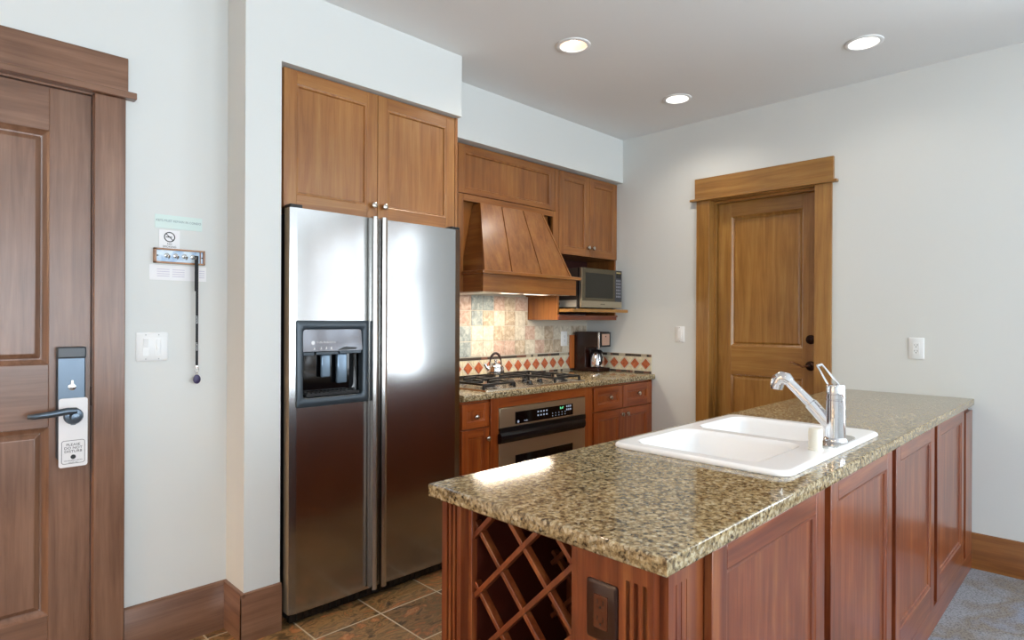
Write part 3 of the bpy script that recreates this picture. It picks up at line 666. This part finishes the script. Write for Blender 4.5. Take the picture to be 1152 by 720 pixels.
for x in (3.41, 3.85):
    for y in (2.76, 3.03): mb = MB(); mb.lathe((x, y, 1.389), [(.012, 0), (.012, .012)], 12); obj('foot', mb, BLACK, mw)
mb = MB(FX(3.385)); mb.box(2.745, 2.93, 1.402, 1.452, 0, .003, 0); mb.box(2.90, 2.912, 1.42, 1.436, .003, .0045, 1); obj('side_pale_plate', mb, [newmat('pale_plate', (206, 202, 190), .35, .4), SLOT], mw)  # pale plate with one dark square, low on the case side

# ------------------------------------------------------------------ backsplash
bs = thing('backsplash', 'tumbled stone backsplash with a border of terracotta diamonds behind the cooktop', 'backsplash', (3.0, 3.12, .905))
YT = KW-.010
mb = MB(FY(KW)); mb.box(2.105, 3.270, .9035, 1.600, 0, .006); mb.box(3.270, 3.983, .9035, 1.306, 0, .006); mb2 = MB(FX(XR)); mb2.box(2.497, 3.119, .9035, 1.053, 0, .006)
mb.v += mb2.v; mb.f += [[i+16 for i in f] for f in mb2.f]; mb.m += mb2.m; mb.sm += mb2.sm
obj('grout_bed', mb, GROUT, bs)
def jit(a): return random.uniform(-a, a)
mb = MB(FY(KW)); P = .106
for r_ in range(6):
    for c_ in range(-1, 18):
        x0, x1 = 2.715+P*(c_-5), 2.715+P*(c_-4); z0, z1 = 1.053+P*r_, 1.053+P*(r_+1); g = .0022
        x0 = max(x0, 2.107); lim = 3.272 if r_ >= 2 else 3.975
        if r_ == 2: z1 = z1
        x1 = min(x1, lim)
        if x1-x0 < .02: continue
        if z0 > 1.47: continue
        if x0 >= 3.27 and z1 > 1.306: continue
        j = [jit(.0012) for _ in range(4)]
        q = [[(x0+g+j[0], z0+g+j[1]), (x1-g+j[2], z0+g+j[3]), (x1-g+j[1], z1-g+j[0]), (x0+g+j[3], z1-g+j[2])]]
        mb.ring([[(a, b, w_) for a, b in q[0]] for w_ in (.006, .0095)], random.choice((0, 0, 0, 1, 2, 3) if r_ >= 3 else (0, 1, 1, 2, 2, 3) if r_ == 2 else (1, 1, 2, 3, 3, 0)))
obj('field_tiles', mb, TILES, bs, bevel=.0018)
for nm, T, u0, u1, dc in (('diamond_border', FY(KW), 2.107, 3.9735, 2.69), ('corner_border', FX(XR), 2.499, 3.114, 2.548)):
    mb = MB(T)
    x = u0
    while x < u1-.004:
        for z0, z1 in ((1.031, 1.049), (.9055, .9235)):
            pass
        x2 = min(x+random.choice((.02, .034, .05, .06)), u1)
        mb.box(x+.001, x2-.001, 1.031, 1.049, .006, .0095, random.choice((2, 3, 3, 3, 4)))
        x = x2
    x = u0
    while x < u1-.004:
        x2 = min(x+random.choice((.016, .024, .034, .05)), u1); mb.box(x+.001, x2-.001, .9055, .9215, .006, .0095, random.choice((3, 3, 4, 3, 2))); x = x2
    D = .0965; k0 = int((u0-dc)/D)-1
    k = k0
    while dc+k*D < u1+D:
        c_ = dc+k*D; k += 1
        if c_-D/2 < u0-.001 or c_+D/2 > u1+.035: continue
        h = .050; r_ = D/2; vc = .9765; q = .80
        mb.ring([[(c_-r_*q, vc, w_), (c_, vc-h*q, w_), (c_+r_*q, vc, w_), (c_, vc+h*q, w_)] for w_ in (.006, .0098)], 1)
        # cream corner triangles
        e = .0025
        for sx in (-1, 1):
            for sz in (-1, 1):
                tri = [(c_+sx*(r_*.16), vc+sz*(h+.001)), (c_+sx*(r_-.001), vc+sz*(h+.001)), (c_+sx*(r_-.001), vc+sz*(h*.16))]
                mb.ring([[(a, b, w_) for a, b in tri] for w_ in (.006, .0090)], 0)
    obj(nm, mb, [DIAC, TERRA, MOSL, MOSD, MOSB], bs)
o = plate(FY(KW-.0095), 3.649, 3.723, 1.103, 1.219, 'wall_outlet', 'white outlet on the backsplash tiles left of the coffee maker', WHITE, 1, 'outlet'); duplex(FY(KW-.0095), o, 3.686, 1.161, WHITE, SLOT)

# ------------------------------------------------------------------ kitchen counter
def slab(name, poly_fn, z0, z1, r=.006):
    mb = MB(); 
    L = [[(x, y, z) for x, y in poly_fn(i)] for i, z in ((r, z0), (r*.3, z0+r*.3), (0, z0+r), (0, z1-r), (r*.3, z1-r*.3), (r, z1))]
    mb.ring(L, 0, True, True, False); return mb
def rct(x0, x1, y0, y1): return lambda i: [(x0, y0+i), (x1, y0+i), (x1, y1), (x0, y1)]
kc = obj('countertop', slab('c', rct(2.104, XR, 2.470, KW), .866, .903, .008), GRAN); tag(kc, 'speckled granite countertop along the kitchen wall, holding the cooktop', 'countertop')

T = FY(2.495)
bc = thing('base_cabinet', 'narrow lower cabinet with one drawer, between refrigerator and oven', 'cabinet', (2.21, 2.80, 0))
obj('carcass', MB().box(2.105, 2.320, 2.515, 3.10, .10, .865), BAS['z'], bc); obj('toe_kick', MB().box(2.105, 2.320, 2.56, 2.58, 0, .10), DARKW, bc)
cabdoor('drawer', T, 2.112, 2.312, .715, .850, bc, BAS, kn=(2.203, .777), st=.036); cabdoor('cabinet_door', T, 2.112, 2.312, .115, .708, bc, BAS, kn=(2.290, .648), st=.042)
oc = thing('oven_cabinet', 'lower cabinet frame of red-brown wood surrounding the built-in oven', 'cabinet', (2.78, 2.80, 0))
mb = MB(T); mb.box(2.3225, 2.383, .10, .865, -.02, 0, 0); mb.box(3.170, 3.250, .10, .865, -.02, 0, 0); mb.box(2.383, 3.170, .806, .865, -.02, 0, 1); mb.box(2.383, 3.170, .10, .155, -.02, 0, 1)
obj('face_frame', mb, [BAS['z'], BAS['x']], oc, bevel=.001)
mb = MB(); mb.box(2.3225, 2.34, 2.516, 3.10, .10, .865); mb.box(3.233, 3.250, 2.516, 3.10, .10, .865); mb.box(2.34, 3.233, 2.516, 3.10, .10, .115); mb.box(2.3225, 3.25, 2.56, 2.58, 0, .10)
obj('carcass', mb, BAS['z'], oc)
rc = thing('base_cabinet', 'lower corner cabinet with two small drawers over two doors', 'cabinet', (3.62, 2.80, 0))
obj('carcass', MB().box(3.2525, 3.981, 2.515, 3.10, .10, .865), BAS['z'], rc); obj('toe_kick', MB().box(3.2525, 3.981, 2.56, 2.58, 0, .10), DARKW, rc)
cabdoor('drawer', T, 3.268, 3.600, .690, .850, rc, BAS, kn=(3.435, .776), st=.045); cabdoor('drawer', T, 3.608, 3.962, .690, .850, rc, BAS, kn=(3.784, .778), st=.045)
cabdoor('cabinet_door', T, 3.268, 3.6025, .115, .683, rc, BAS, kn=(3.578, .645), st=.052); cabdoor('cabinet_door', T, 3.6055, 3.962, .115, .683, rc, BAS, kn=(3.640, .645), st=.052)
obj('end_filler', MB().box(3.964, 3.981, 2.497, 2.515, .10, .865), BAS['z'], rc)

ov = thing('wall_oven', 'built-in stainless oven with black control strip and black bar handle', 'oven', (2.78, 2.75, .16))
T = FY(2.49)
obj('oven_body', MB().box(2.40, 3.16, 2.515, 3.05, .16, .79), newmat('oven_case', (30, 28, 27), .5), ov)
mb = MB(T); mb.box(2.386, 3.166, .690, .803, -.024, 0, 0); op = obj('control_fascia', mb, STEEL2, ov, bevel=.002)
mb = MB(T); mb.box(2.512, 3.036, .702, .772, 0, .003, 0); text(mb, 'Profile', 2.60, .714, .012, .0032, 1); mb.lathe((2.535, .714, .003), [(.008, 0), (.008, .0005)], 16, 1)
for i in range(2):
    for k in range(4): mb.box(2.700+k*.026, 2.712+k*.026, .728+i*.022, .737+i*.022, .003, .0035, 1)
text(mb, '8:47', 2.925, .755, .020, .0032, 2)
for i in range(2):
    for k in range(5): mb.box(2.835+k*.03, 2.841+k*.03, .712+i*.016, .717+i*.016, .003, .0035, 1)
    for k in range(3): mb.box(2.970+k*.018, 2.981+k*.018, .735+i*.020, .746+i*.020, .003, .0035, 1)
obj('control_display', mb, [GLOSSB, DIGB, DIGIT], op)
mb = MB(T); mb.box(2.386, 3.166, .165, .675, -.024, 0, 0); od = obj('oven_door', mb, STEEL2, ov, bevel=.002)
mb = MB(T); mb.box(2.386, 3.166, .660, .688, -.02, .006); obj('door_vent', mb, BLACK, od)
mb = MB(T); mb.box(2.515, 3.036, .27, .520, 0, .003); obj('oven_window', mb, GLOSSB, od)
mb = MB(); mb.ring([[(x, 2.490, .604), (x, 2.474, .606), (x, 2.462, .620), (x, 2.458, .640), (x, 2.462, .658), (x, 2.468, .668), (x, 2.478, .666), (x, 2.490, .660)] for x in (2.372, 3.135)], 0, True, True, True); obj('oven_handle', mb, newmat('handle_black', (16, 16, 20), .18), od)

# cooktop
ct = thing('cooktop', 'stainless gas cooktop with black cast-iron grates on the granite', 'cooktop', (2.74, 2.76, .903))
mb = MB(); X0, X1, Y0, Y1 = 2.292, 3.185, 2.500, 3.030
mb.ring([[(x, y, z) for x, y in rrect(X0+i, X1-i, Y0+i, Y1-i, .012, 4)] for i, z in ((0, .9032), (0, .908), (.004, .913), (.014, .913), (.022, .908))])
obj('tray', mb, newmat('cooktop_steel', (206, 196, 178), .22, .95), ct)
burn = [(2.43, 2.62), (2.43, 2.90), (2.745, 2.92), (3.06, 2.62), (3.06, 2.90)]
for bx_, by_ in burn:
    mb = MB(); mb.lathe((bx_, by_, .908), [(.055, 0), (.052, .004), (.036, .008), (.034, .016), (.030, .020), (0, .021)], 24); obj('burner', mb, IRON, ct)
def bar3(mb, p, q, wd=.010, h=.012):
    p = Vector(p); q = Vector(q); d = (q-p).normalized(); s_ = Vector((-d.y, d.x, 0))*wd/2
    mb.ring([[e-s_, e+s_, e+s_+Vector((0, 0, h)), e-s_+Vector((0, 0, h))] for e in (p, q)])
def grate(x0, x1, y0, y1):
    mb = MB(); z = .933; a = .008
    bar3(mb, (x0, y0, z), (x1, y0, z)); bar3(mb, (x0, y1, z), (x1, y1, z)); bar3(mb, (x0, y0, z), (x0, y1, z)); bar3(mb, (x1, y0, z), (x1, y1, z))
    ym = (y0+y1)/2; bar3(mb, (x0, ym, z), (x1, ym, z)); xm = (x0+x1)/2
    for yc in ((y0+ym)/2, (y1+ym)/2):
        for dx, dy in ((1, 0), (-1, 0), (0, 1), (0, -1), ):
            L_ = (x1-x0)/2 if dx else (ym-y0)/2
            bar3(mb, (xm+dx*.028, yc+dy*.028, z), (xm+dx*L_, yc+dy*L_, z), .009, .015)
    for x in (x0, x1):
        for y in (y0, ym, y1): mb.box(x-.006, x+.006, y-.006, y+.006, .909, z+.004)
    return obj('grate', mb, IRON, ct, bevel=.0015)
grate(2.312, 2.560, 2.545, 3.005); grate(2.925, 3.170, 2.545, 3.005)
mb = MB(); z = .933
for p, q in (((2.575, 2.79), (2.91, 2.79)), ((2.575, 3.005), (2.91, 3.005)), ((2.575, 2.79), (2.575, 3.005)), ((2.91, 2.79), (2.91, 3.005)), ((2.575, 2.90), (2.715, 2.90)), ((2.775, 2.90), (2.91, 2.90)), ((2.745, 2.79), (2.745, 2.87)), ((2.745, 2.93), (2.745, 3.005))): bar3(mb, (*p, z), (*q, z))
for x in (2.575, 2.91):
    for y in (2.79, 3.005): mb.box(x-.006, x+.006, y-.006, y+.006, .909, z+.004)
obj('grate', mb, IRON, ct, bevel=.0015)
for x, y in ((2.622, 2.625), (2.690, 2.70), (2.748, 2.60), (2.81, 2.70), (2.868, 2.625)):
    mb = MB(); mb.lathe((x, y, .909), [(.024, 0), (.024, .003), (.019, .004), (.018, .020), (.014, .022), (0, .0225)], 20); mb.box(x-.003, x+.003, y-.018, y+.018, .928, .936); obj('control_knob', mb, BLACK, ct, bevel=.001)

# kettle
kt = thing('kettle', 'small polished kettle with dark hoop handle on the back of the cooktop', 'kettle', (2.745, 2.905, .949))
KX, KY, KZ = 2.745, 2.905, .949
mb = MB(); mb.lathe((KX, KY, KZ), [(.048, 0), (.056, .006), (.058, .018), (.056, .045), (.050, .058), (.036, .066), (.034, .067)], 32); obj('kettle_body', mb, CHROME, kt)
mb = MB(); mb.lathe((KX, KY, KZ+.067), [(.034, 0), (.030, .008), (.014, .012), (.006, .013), (.006, .018), (.011, .024), (.009, .031), (0, .033)], 24); obj('lid', mb, CHROME, kt)
mb = MB(); mb.tube([(KX-.046, KY+.012, KZ+.035), (KX-.066, KY+.018, KZ+.052), (KX-.078, KY+.021, KZ+.074)], [.015, .010, .0075], 12); obj('spout', mb, CHROME, kt)
mb = MB(); mb.tube([(KX+math.cos(a)*.042, KY-math.cos(a)*.012, KZ+.058+math.sin(a)*.082) for a in [PI*k/14 for k in range(15)]], [.004]*3+[.0085]*9+[.004]*3, 10); obj('handle', mb, newmat('kettle_handle', (42, 18, 12), .3), kt)

# coffee maker and carafe
cm = thing('coffee_maker', 'dark brown drip coffee maker standing in the counter corner', 'coffee maker', (3.87, 2.98, .903))
CX0, CX1 = 3.792, 3.948
mb = MB(FX(CX0)); 
pol = [(2.858, .905), (3.095, .905), (3.095, 1.208), (3.086, 1.217), (2.866, 1.217), (2.858, 1.208), (2.858, 1.098), (2.985, 1.090), (2.985, .938), (2.858, .934)]
mb.ring([[(y, z, w_) for y, z in pol] for w_ in (0, -(CX1-CX0))]); obj('coffee_maker_body', mb, CMBODY, cm, bevel=.004, seg=3)
mb = MB(); mb.box(CX0-.001, CX0+.008, 2.848, 2.860, 1.085, 1.215); obj('chrome_strip', mb, CHROME, cm, bevel=.001)
T = FY(2.858); mb = MB(T); mb.box(3.797, 3.944, 1.100, 1.212, 0, .006, 0); mb.box(3.832, 3.928, 1.112, 1.200, .006, .008, 1); mb.lathe((3.880, 1.18, .008), [(.006, 0), (.006, .001)], 14, 0); obj('front_panel', mb, [BLACK, PINKP], cm, bevel=.002)
cf = thing('carafe', 'steel coffee carafe with black handle standing under the coffee maker', 'carafe', (3.866, 2.918, .938))
cx_, cy_ = 3.866, 2.922
mb = MB(); mb.lathe((cx_, cy_, .938), [(.052, 0), (.056, .004), (.056, .045), (.050, .085), (.040, .110)], 32); obj('carafe_body', mb, CHROME, cf)
mb = MB(); mb.lathe((cx_, cy_, .938), [(.041, .108), (.042, .122), (.030, .134), (.012, .138), (0, .139)], 28); obj('carafe_lid', mb, BLACK, cf)
mb = MB(); mb.tube([(cx_-.022, cy_-.034, 1.060), (cx_-.038, cy_-.058, 1.052), (cx_-.046, cy_-.074, 1.020), (cx_-.040, cy_-.068, .975), (cx_-.033, cy_-.048, .960)], .0095, 10); obj('carafe_handle', mb, BLACK, cf)
mb = MB(); mb.box(3.750, 3.935, 3.0975, 3.1135, .9235, 1.188); cb = obj('cutting_board', mb, KNOCKB, bevel=.002); tag(cb, 'orange-brown cutting board on edge between the coffee maker and the backsplash', 'cutting board')

# ------------------------------------------------------------------ island
il = thing('island_cabinet', 'long red-brown kitchen island with framed panels, fluted posts and a wine rack', 'island', (2.4, .88, 0))
X1_, XF = .945, .967        # pilaster face and the plane behind it
YA, YBk = .570, 1.191      # dining side plane and kitchen side plane
# pilasters on the end: left and right; flutes are real grooves
def fluted(T, u0, u1, v0, v1, th, centres, fw=.0105, z_lo=.12, z_hi=.815):
    mb = MB(T); w_ = 0
    e = [u0]+[q for c in centres for q in (c-fw/2, c+fw/2)]+[u1]
    for k in range(0, len(e), 2): mb.box(e[k], e[k+1], v0, v1, -th, 0)
    for c in centres:
        a, b = c-fw/2, c+fw/2
        mb.box(a, b, z_hi, v1, -th, 0); mb.box(a, b, v0, z_lo, -th, 0); mb.box(a, b, z_lo, z_hi, -th, -.009)
    return mb
obj('fluted_post', fluted(FX(X1_), 1.119, 1.191, .0, .869, .022, [1.119+.0135+.0155*k+.005 for k in range(3)], .008, z_hi=.86), RED['z'], il, bevel=0)
obj('fluted_post', fluted(FX(X1_), .588, .662, .0, .869, .022, [.6055, .6235, .6415], z_hi=.828), RED['z'], il)
obj('fluted_post', fluted(FY(.552+.018), XF, 1.082, .0, .869, .018, [.990, 1.008, 1.026], z_hi=.828), RED['z'], il)
# end wall: outlet panel, stile and frame around the rack
mb = MB(FX(XF)); mb.box(.588, .780, 0, .869, -.018, 0, 0); mb.box(.780, .796, 0, .869, -.016, -.002, 0); mb.box(.780, .796, 0, .869, -.018, -.006, 0)
mb.box(1.104, 1.190, 0, .869, -.018, 0, 0); mb.box(.796, 1.104, .0, .10, -.018, -.004, 1); mb.box(.796, 1.104, .845, .869, -.018, -.004, 1)
obj('end_panel', mb, [RED['z'], RED['y']], il, bevel=.001)
mb = MB(); mb.box(XF+.018, 3.980, YA+.001, YA+.018, 0, .869, 0); mb.box(1.34, 3.980, YBk-.018, YBk, .0, .869, 0)
mb.box(1.33, 1.348, YA+.018, YBk-.018, .0, .869); 
obj('carcass', mb, RED['z'], il)
mb = MB(); mb.box(XF+.018, 1.34, YBk-.018, YBk, 0, .869); mb.box(XF+.018, 1.33, .770, .786, .10, .845); mb.box(XF+.018, 1.33, 1.110, 1.126, .10, .845); mb.box(XF+.018, 1.33, .786, 1.110, .08, .10); mb.box(XF+.018, 1.33, .786, 1.110, .845, .86)
obj('rack_box', mb, newmat('rack_interior_wood', (78, 28, 14), .5), il)
# lattice of the wine rack: front and rear layers
def lattice(x0, wd=.019, dp=.011):
    yl, yh, zl, zh = .790, 1.108, .10, .845; cy, cz, h = .9445, .8005, .0731
    for sgn in (1, -1):
        for k in range(-14, 15):
            # y - sgn*z = const
            c0 = (cy - sgn*cz)+2*h*k
            pts = []
            for y in (yl, yh):
                z = (y-c0)*sgn
                if zl <= z <= zh: pts.append((y, z))
            for z in (zl, zh):
                y = c0+sgn*z
                if yl < y < yh: pts.append((y, z))
            if len(pts) < 2: continue
            pts.sort(); (ya, za), (yb_, zb) = pts[0], pts[-1]
            if (yb_-ya) < .03: continue
            d = Vector((0, yb_-ya, zb-za)).normalized(); s_ = Vector((0, -d.z, d.y))*.006
            off = 0 if sgn < 0 else .004
            mb = MB(); mb.ring([[Vector((x0+off, y, z))-s_, Vector((x0+off, y, z))+s_, Vector((x0+off+wd, y, z))+s_, Vector((x0+off+wd, y, z))-s_] for y, z in ((ya, za), (yb_, zb))])
            obj('rack_slat', mb, RED['z'], il, bevel=.0015)
lattice(.974); lattice(1.26)
# dining side panels
def isl(u0, u1):
    mb = MB(FY(.552)); panel(mb, u0, u1, .112, .866, 0, .0175, .062, .052, .10, [(0, -.001), (.005, -.004), (.012, -.0055), (.014, -.010)]); return obj('side_door_panel', mb, [RED['z'], RED['x']], il, bevel=.0015)
for a, b in ((1.096, 1.722), (1.772, 2.392), (2.446, 3.060), (3.120, 3.740)): isl(a, b)
mb = MB(FY(YA)); mb.box(1.082, 3.980, 0, .110, 0, .0175, 1); mb.box(3.80, 3.980, .11, .845, 0, .0175, 0)
obj('plinth', mb, [RED['z'], RED['x']], il, bevel=.0015)

# island outlet
T = FX(XF); o = plate(T, .678, .752, .682, .798, 'island_outlet', 'dark brown outlet on the end of the island right of the wine rack', BROWNP, 1, 'outlet'); duplex(T, o, .715, .740, newmat('brown_receptacle', (86, 44, 26), .25), newmat('brown_slot', (18, 8, 5), .5))

# island countertop with the cut-out for the sink
SX0, SX1, SY0, SY1 = 1.605, 2.465, .603, 1.163
mb = MB(); ox0, ox1, oy0, oy1 = .919, XR-.001, .545, 1.213
z0, z1, r = .869, .903, .0045
def orr(i): return [(ox0+i, oy0+i), (ox1, oy0+i), (ox1, oy1-i), (ox0+i, oy1-i)]
steps = [(r, z0), (r*.3, z0+r*.3), (0, z0+r), (0, z1-r), (r*.13, z1-r*.5), (r*.5, z1-r*.13), (r, z1)]
mb.ring([[(x, y, z) for x, y in orr(i)] for i, z in steps], 0, True, False, True)
ci = [(SX0+.03, SY0+.03), (SX1-.03, SY0+.03), (SX1-.03, SY1-.03), (SX0+.03, SY1-.03)]
for z in (z1, z0):
    oo = [(x, y, z) for x, y in orr(r)]; cc_ = [(x, y, z) for x, y in ci]; mb.add(oo+cc_, [(0,1,5,4),(1,2,6,5),(2,3,7,6),(3,0,4,7)])
mb.ring([[(x, y, z) for x, y in ci] for z in (z0, z1)], 0, True, False)
ic = obj('island_countertop', mb, GRAN, ang=60); tag(ic, 'polished speckled granite top of the kitchen island, reaching the right wall', 'countertop')

# sink
sk = thing('kitchen_sink', 'white double-bowl drop-in sink set in the island top', 'sink', (2.03, .88, .903))
mb = MB()
zr = .918; bowls = [(1.655, 2.020, .705, 1.118), (2.062, 2.420, .705, 1.118)]
mb.ring([[(x, y, z) for x, y in rrect(SX0+i, SX1-i, SY0+i, SY1-i, .045-i*.5, 6)] for i, z in ((.012, .9035), (.002, .9035), (0, .908), (.002, .914), (.008, zr), (.016, zr))], 0, True, False, True)
# deck between rim loop and the bowls: outer loop -> grid
def bowl(b, depth):
    x0, x1, y0, y1 = b; L = []
    for i, z, rr_ in ((0, zr, .06), (.003, zr-.001, .06), (.008, zr-.006, .058), (.012, zr-.016, .056), (.022, zr-depth+.03, .06), (.032, zr-depth+.010, .06), (.055, zr-depth, .05)):
        L.append([(x, y, z) for x, y in rrect(x0+i, x1-i, y0+i, y1-i, rr_, 6)])
    mb.ring(L, 0, True, False, True); mb.add(L[-1], [tuple(range(len(L[-1])))], 0, True)
for b in bowls: bowl(b, .17)
# deck plate by triangulation of nested loops
bmd = bmesh.new()
def addloop(pts):
    vs = [bmd.verts.new((x, y, zr)) for x, y in pts]; return [bmd.edges.new((vs[i], vs[(i+1) % len(vs)])) for i in range(len(vs))]
E_ = addloop(rrect(SX0+.016, SX1-.016, SY0+.016, SY1-.016, .037, 6))
for b in bowls: E_ += addloop(rrect(*b, .06, 6))
bmesh.ops.triangle_fill(bmd, use_beauty=True, edges=E_)
bmd.verts.ensure_lookup_table(); bmd.verts.index_update()
mb.add([tuple(v.co) for v in bmd.verts], [tuple(v.index for v in f.verts) for f in bmd.faces]); bmd.free()
obj('basin', mb, PORC, sk, ang=50)
for k, b in enumerate(bowls):
    mb = MB(); c_ = ((b[0]+b[1])/2, (b[2]+b[3])/2, zr-.1695); mb.lathe(c_, [(.052, 0), (.050, .003), (.040, .002), (.034, -.004), (0, -.005)], 24); obj('drain', mb, CHROME, sk)

# faucet
fa = thing('faucet', 'chrome single-lever pull-out faucet standing on the white sink', 'faucet', (2.125, .648, zr))
fx, fy = 2.125, .650
mb = MB(); mb.ring([[(x, y, z) for x, y in rrect(fx-.125+i, fx+.125-i, fy-.030+i, fy+.030-i, .0285-i, 8)] for i, z in ((0, zr+.0005), (0, zr+.004), (.003, zr+.007))]); obj('escutcheon', mb, SATIN, fa)
mb = MB(); mb.lathe((fx, fy, zr+.006), [(.036, 0), (.035, .006), (.0305, .012), (.029, .05), (.0285, .130), (.0265, .131), (.0265, .134), (.0285, .135), (.0285, .148), (.0265, .149), (.0265, .152), (.0285, .153), (.0285, .176), (.026, .181), (0, .182)], 36); obj('faucet_body', mb, CHROME, fa, ang=30)
# lever loop
mb = MB(); zt_ = zr+.186
def loopbar(pts, wx, ty):
    for p, q in zip(pts[:-1], pts[1:]):
        p, q = Vector(p), Vector(q); mb.tube([p, q], ty, 8)
A_ = (fx-.006, fy+.022, zt_); B_ = (fx-.008, fy+.054, zt_+.058); C_ = (fx+.006, fy+.044, zt_+.062); D_ = (fx+.010, fy-.006, zt_)
mb.tube([A_, B_], .0032, 8); mb.tube([B_, C_], .0050, 8); mb.tube([C_, D_], .0032, 8)
obj('lever', mb, CHROME, fa)
# spout arm at 45 degrees towards the bowls
S0 = Vector((fx, fy+.015, zr+.052)); S1 = Vector((fx-.004, fy+.075, zr+.118)); S2 = Vector((fx-.006, fy+.152, zr+.192))
mb = MB(); mb.tube([S0, S1], .0205, 24); mb.tube([S1, S1+(S2-S1)*.02], .0195, 24); obj('spout_base', mb, CHROME, fa, ang=50)
mb = MB(); mb.tube([S1, S2], [.0165, .0155], 24); sh = obj('pull_out_spout', mb, CHROME, fa, ang=50)
mb = MB(); c_ = S2; mb.tube([S2+Vector((0, -.012, -.008)), S2+Vector((0, .0, .003)), S2+Vector((0, .014, .006)), S2+Vector((0, .026, -.002)), S2+Vector((0, .032, -.016)), S2+Vector((0, .034, -.034))], [.016, .021, .023, .0235, .023, .020], 24); obj('spray_head', mb, CHROME, sh, ang=50)
mb = MB(); mb.lathe((1.957, .655, zr), [(.0215, 0), (.0215, .004), (.0195, .006), (.0195, .062), (.018, .066), (0, .067)], 28); mb.box(1.9565, 1.958, .6740, .6760, zr+.03, zr+.055)
ag = obj('sink_air_gap', mb, [IVORY], ang=40); tag(ag, 'short white cylindrical air-gap cap on the sink rim, left of the faucet', 'air gap cap')
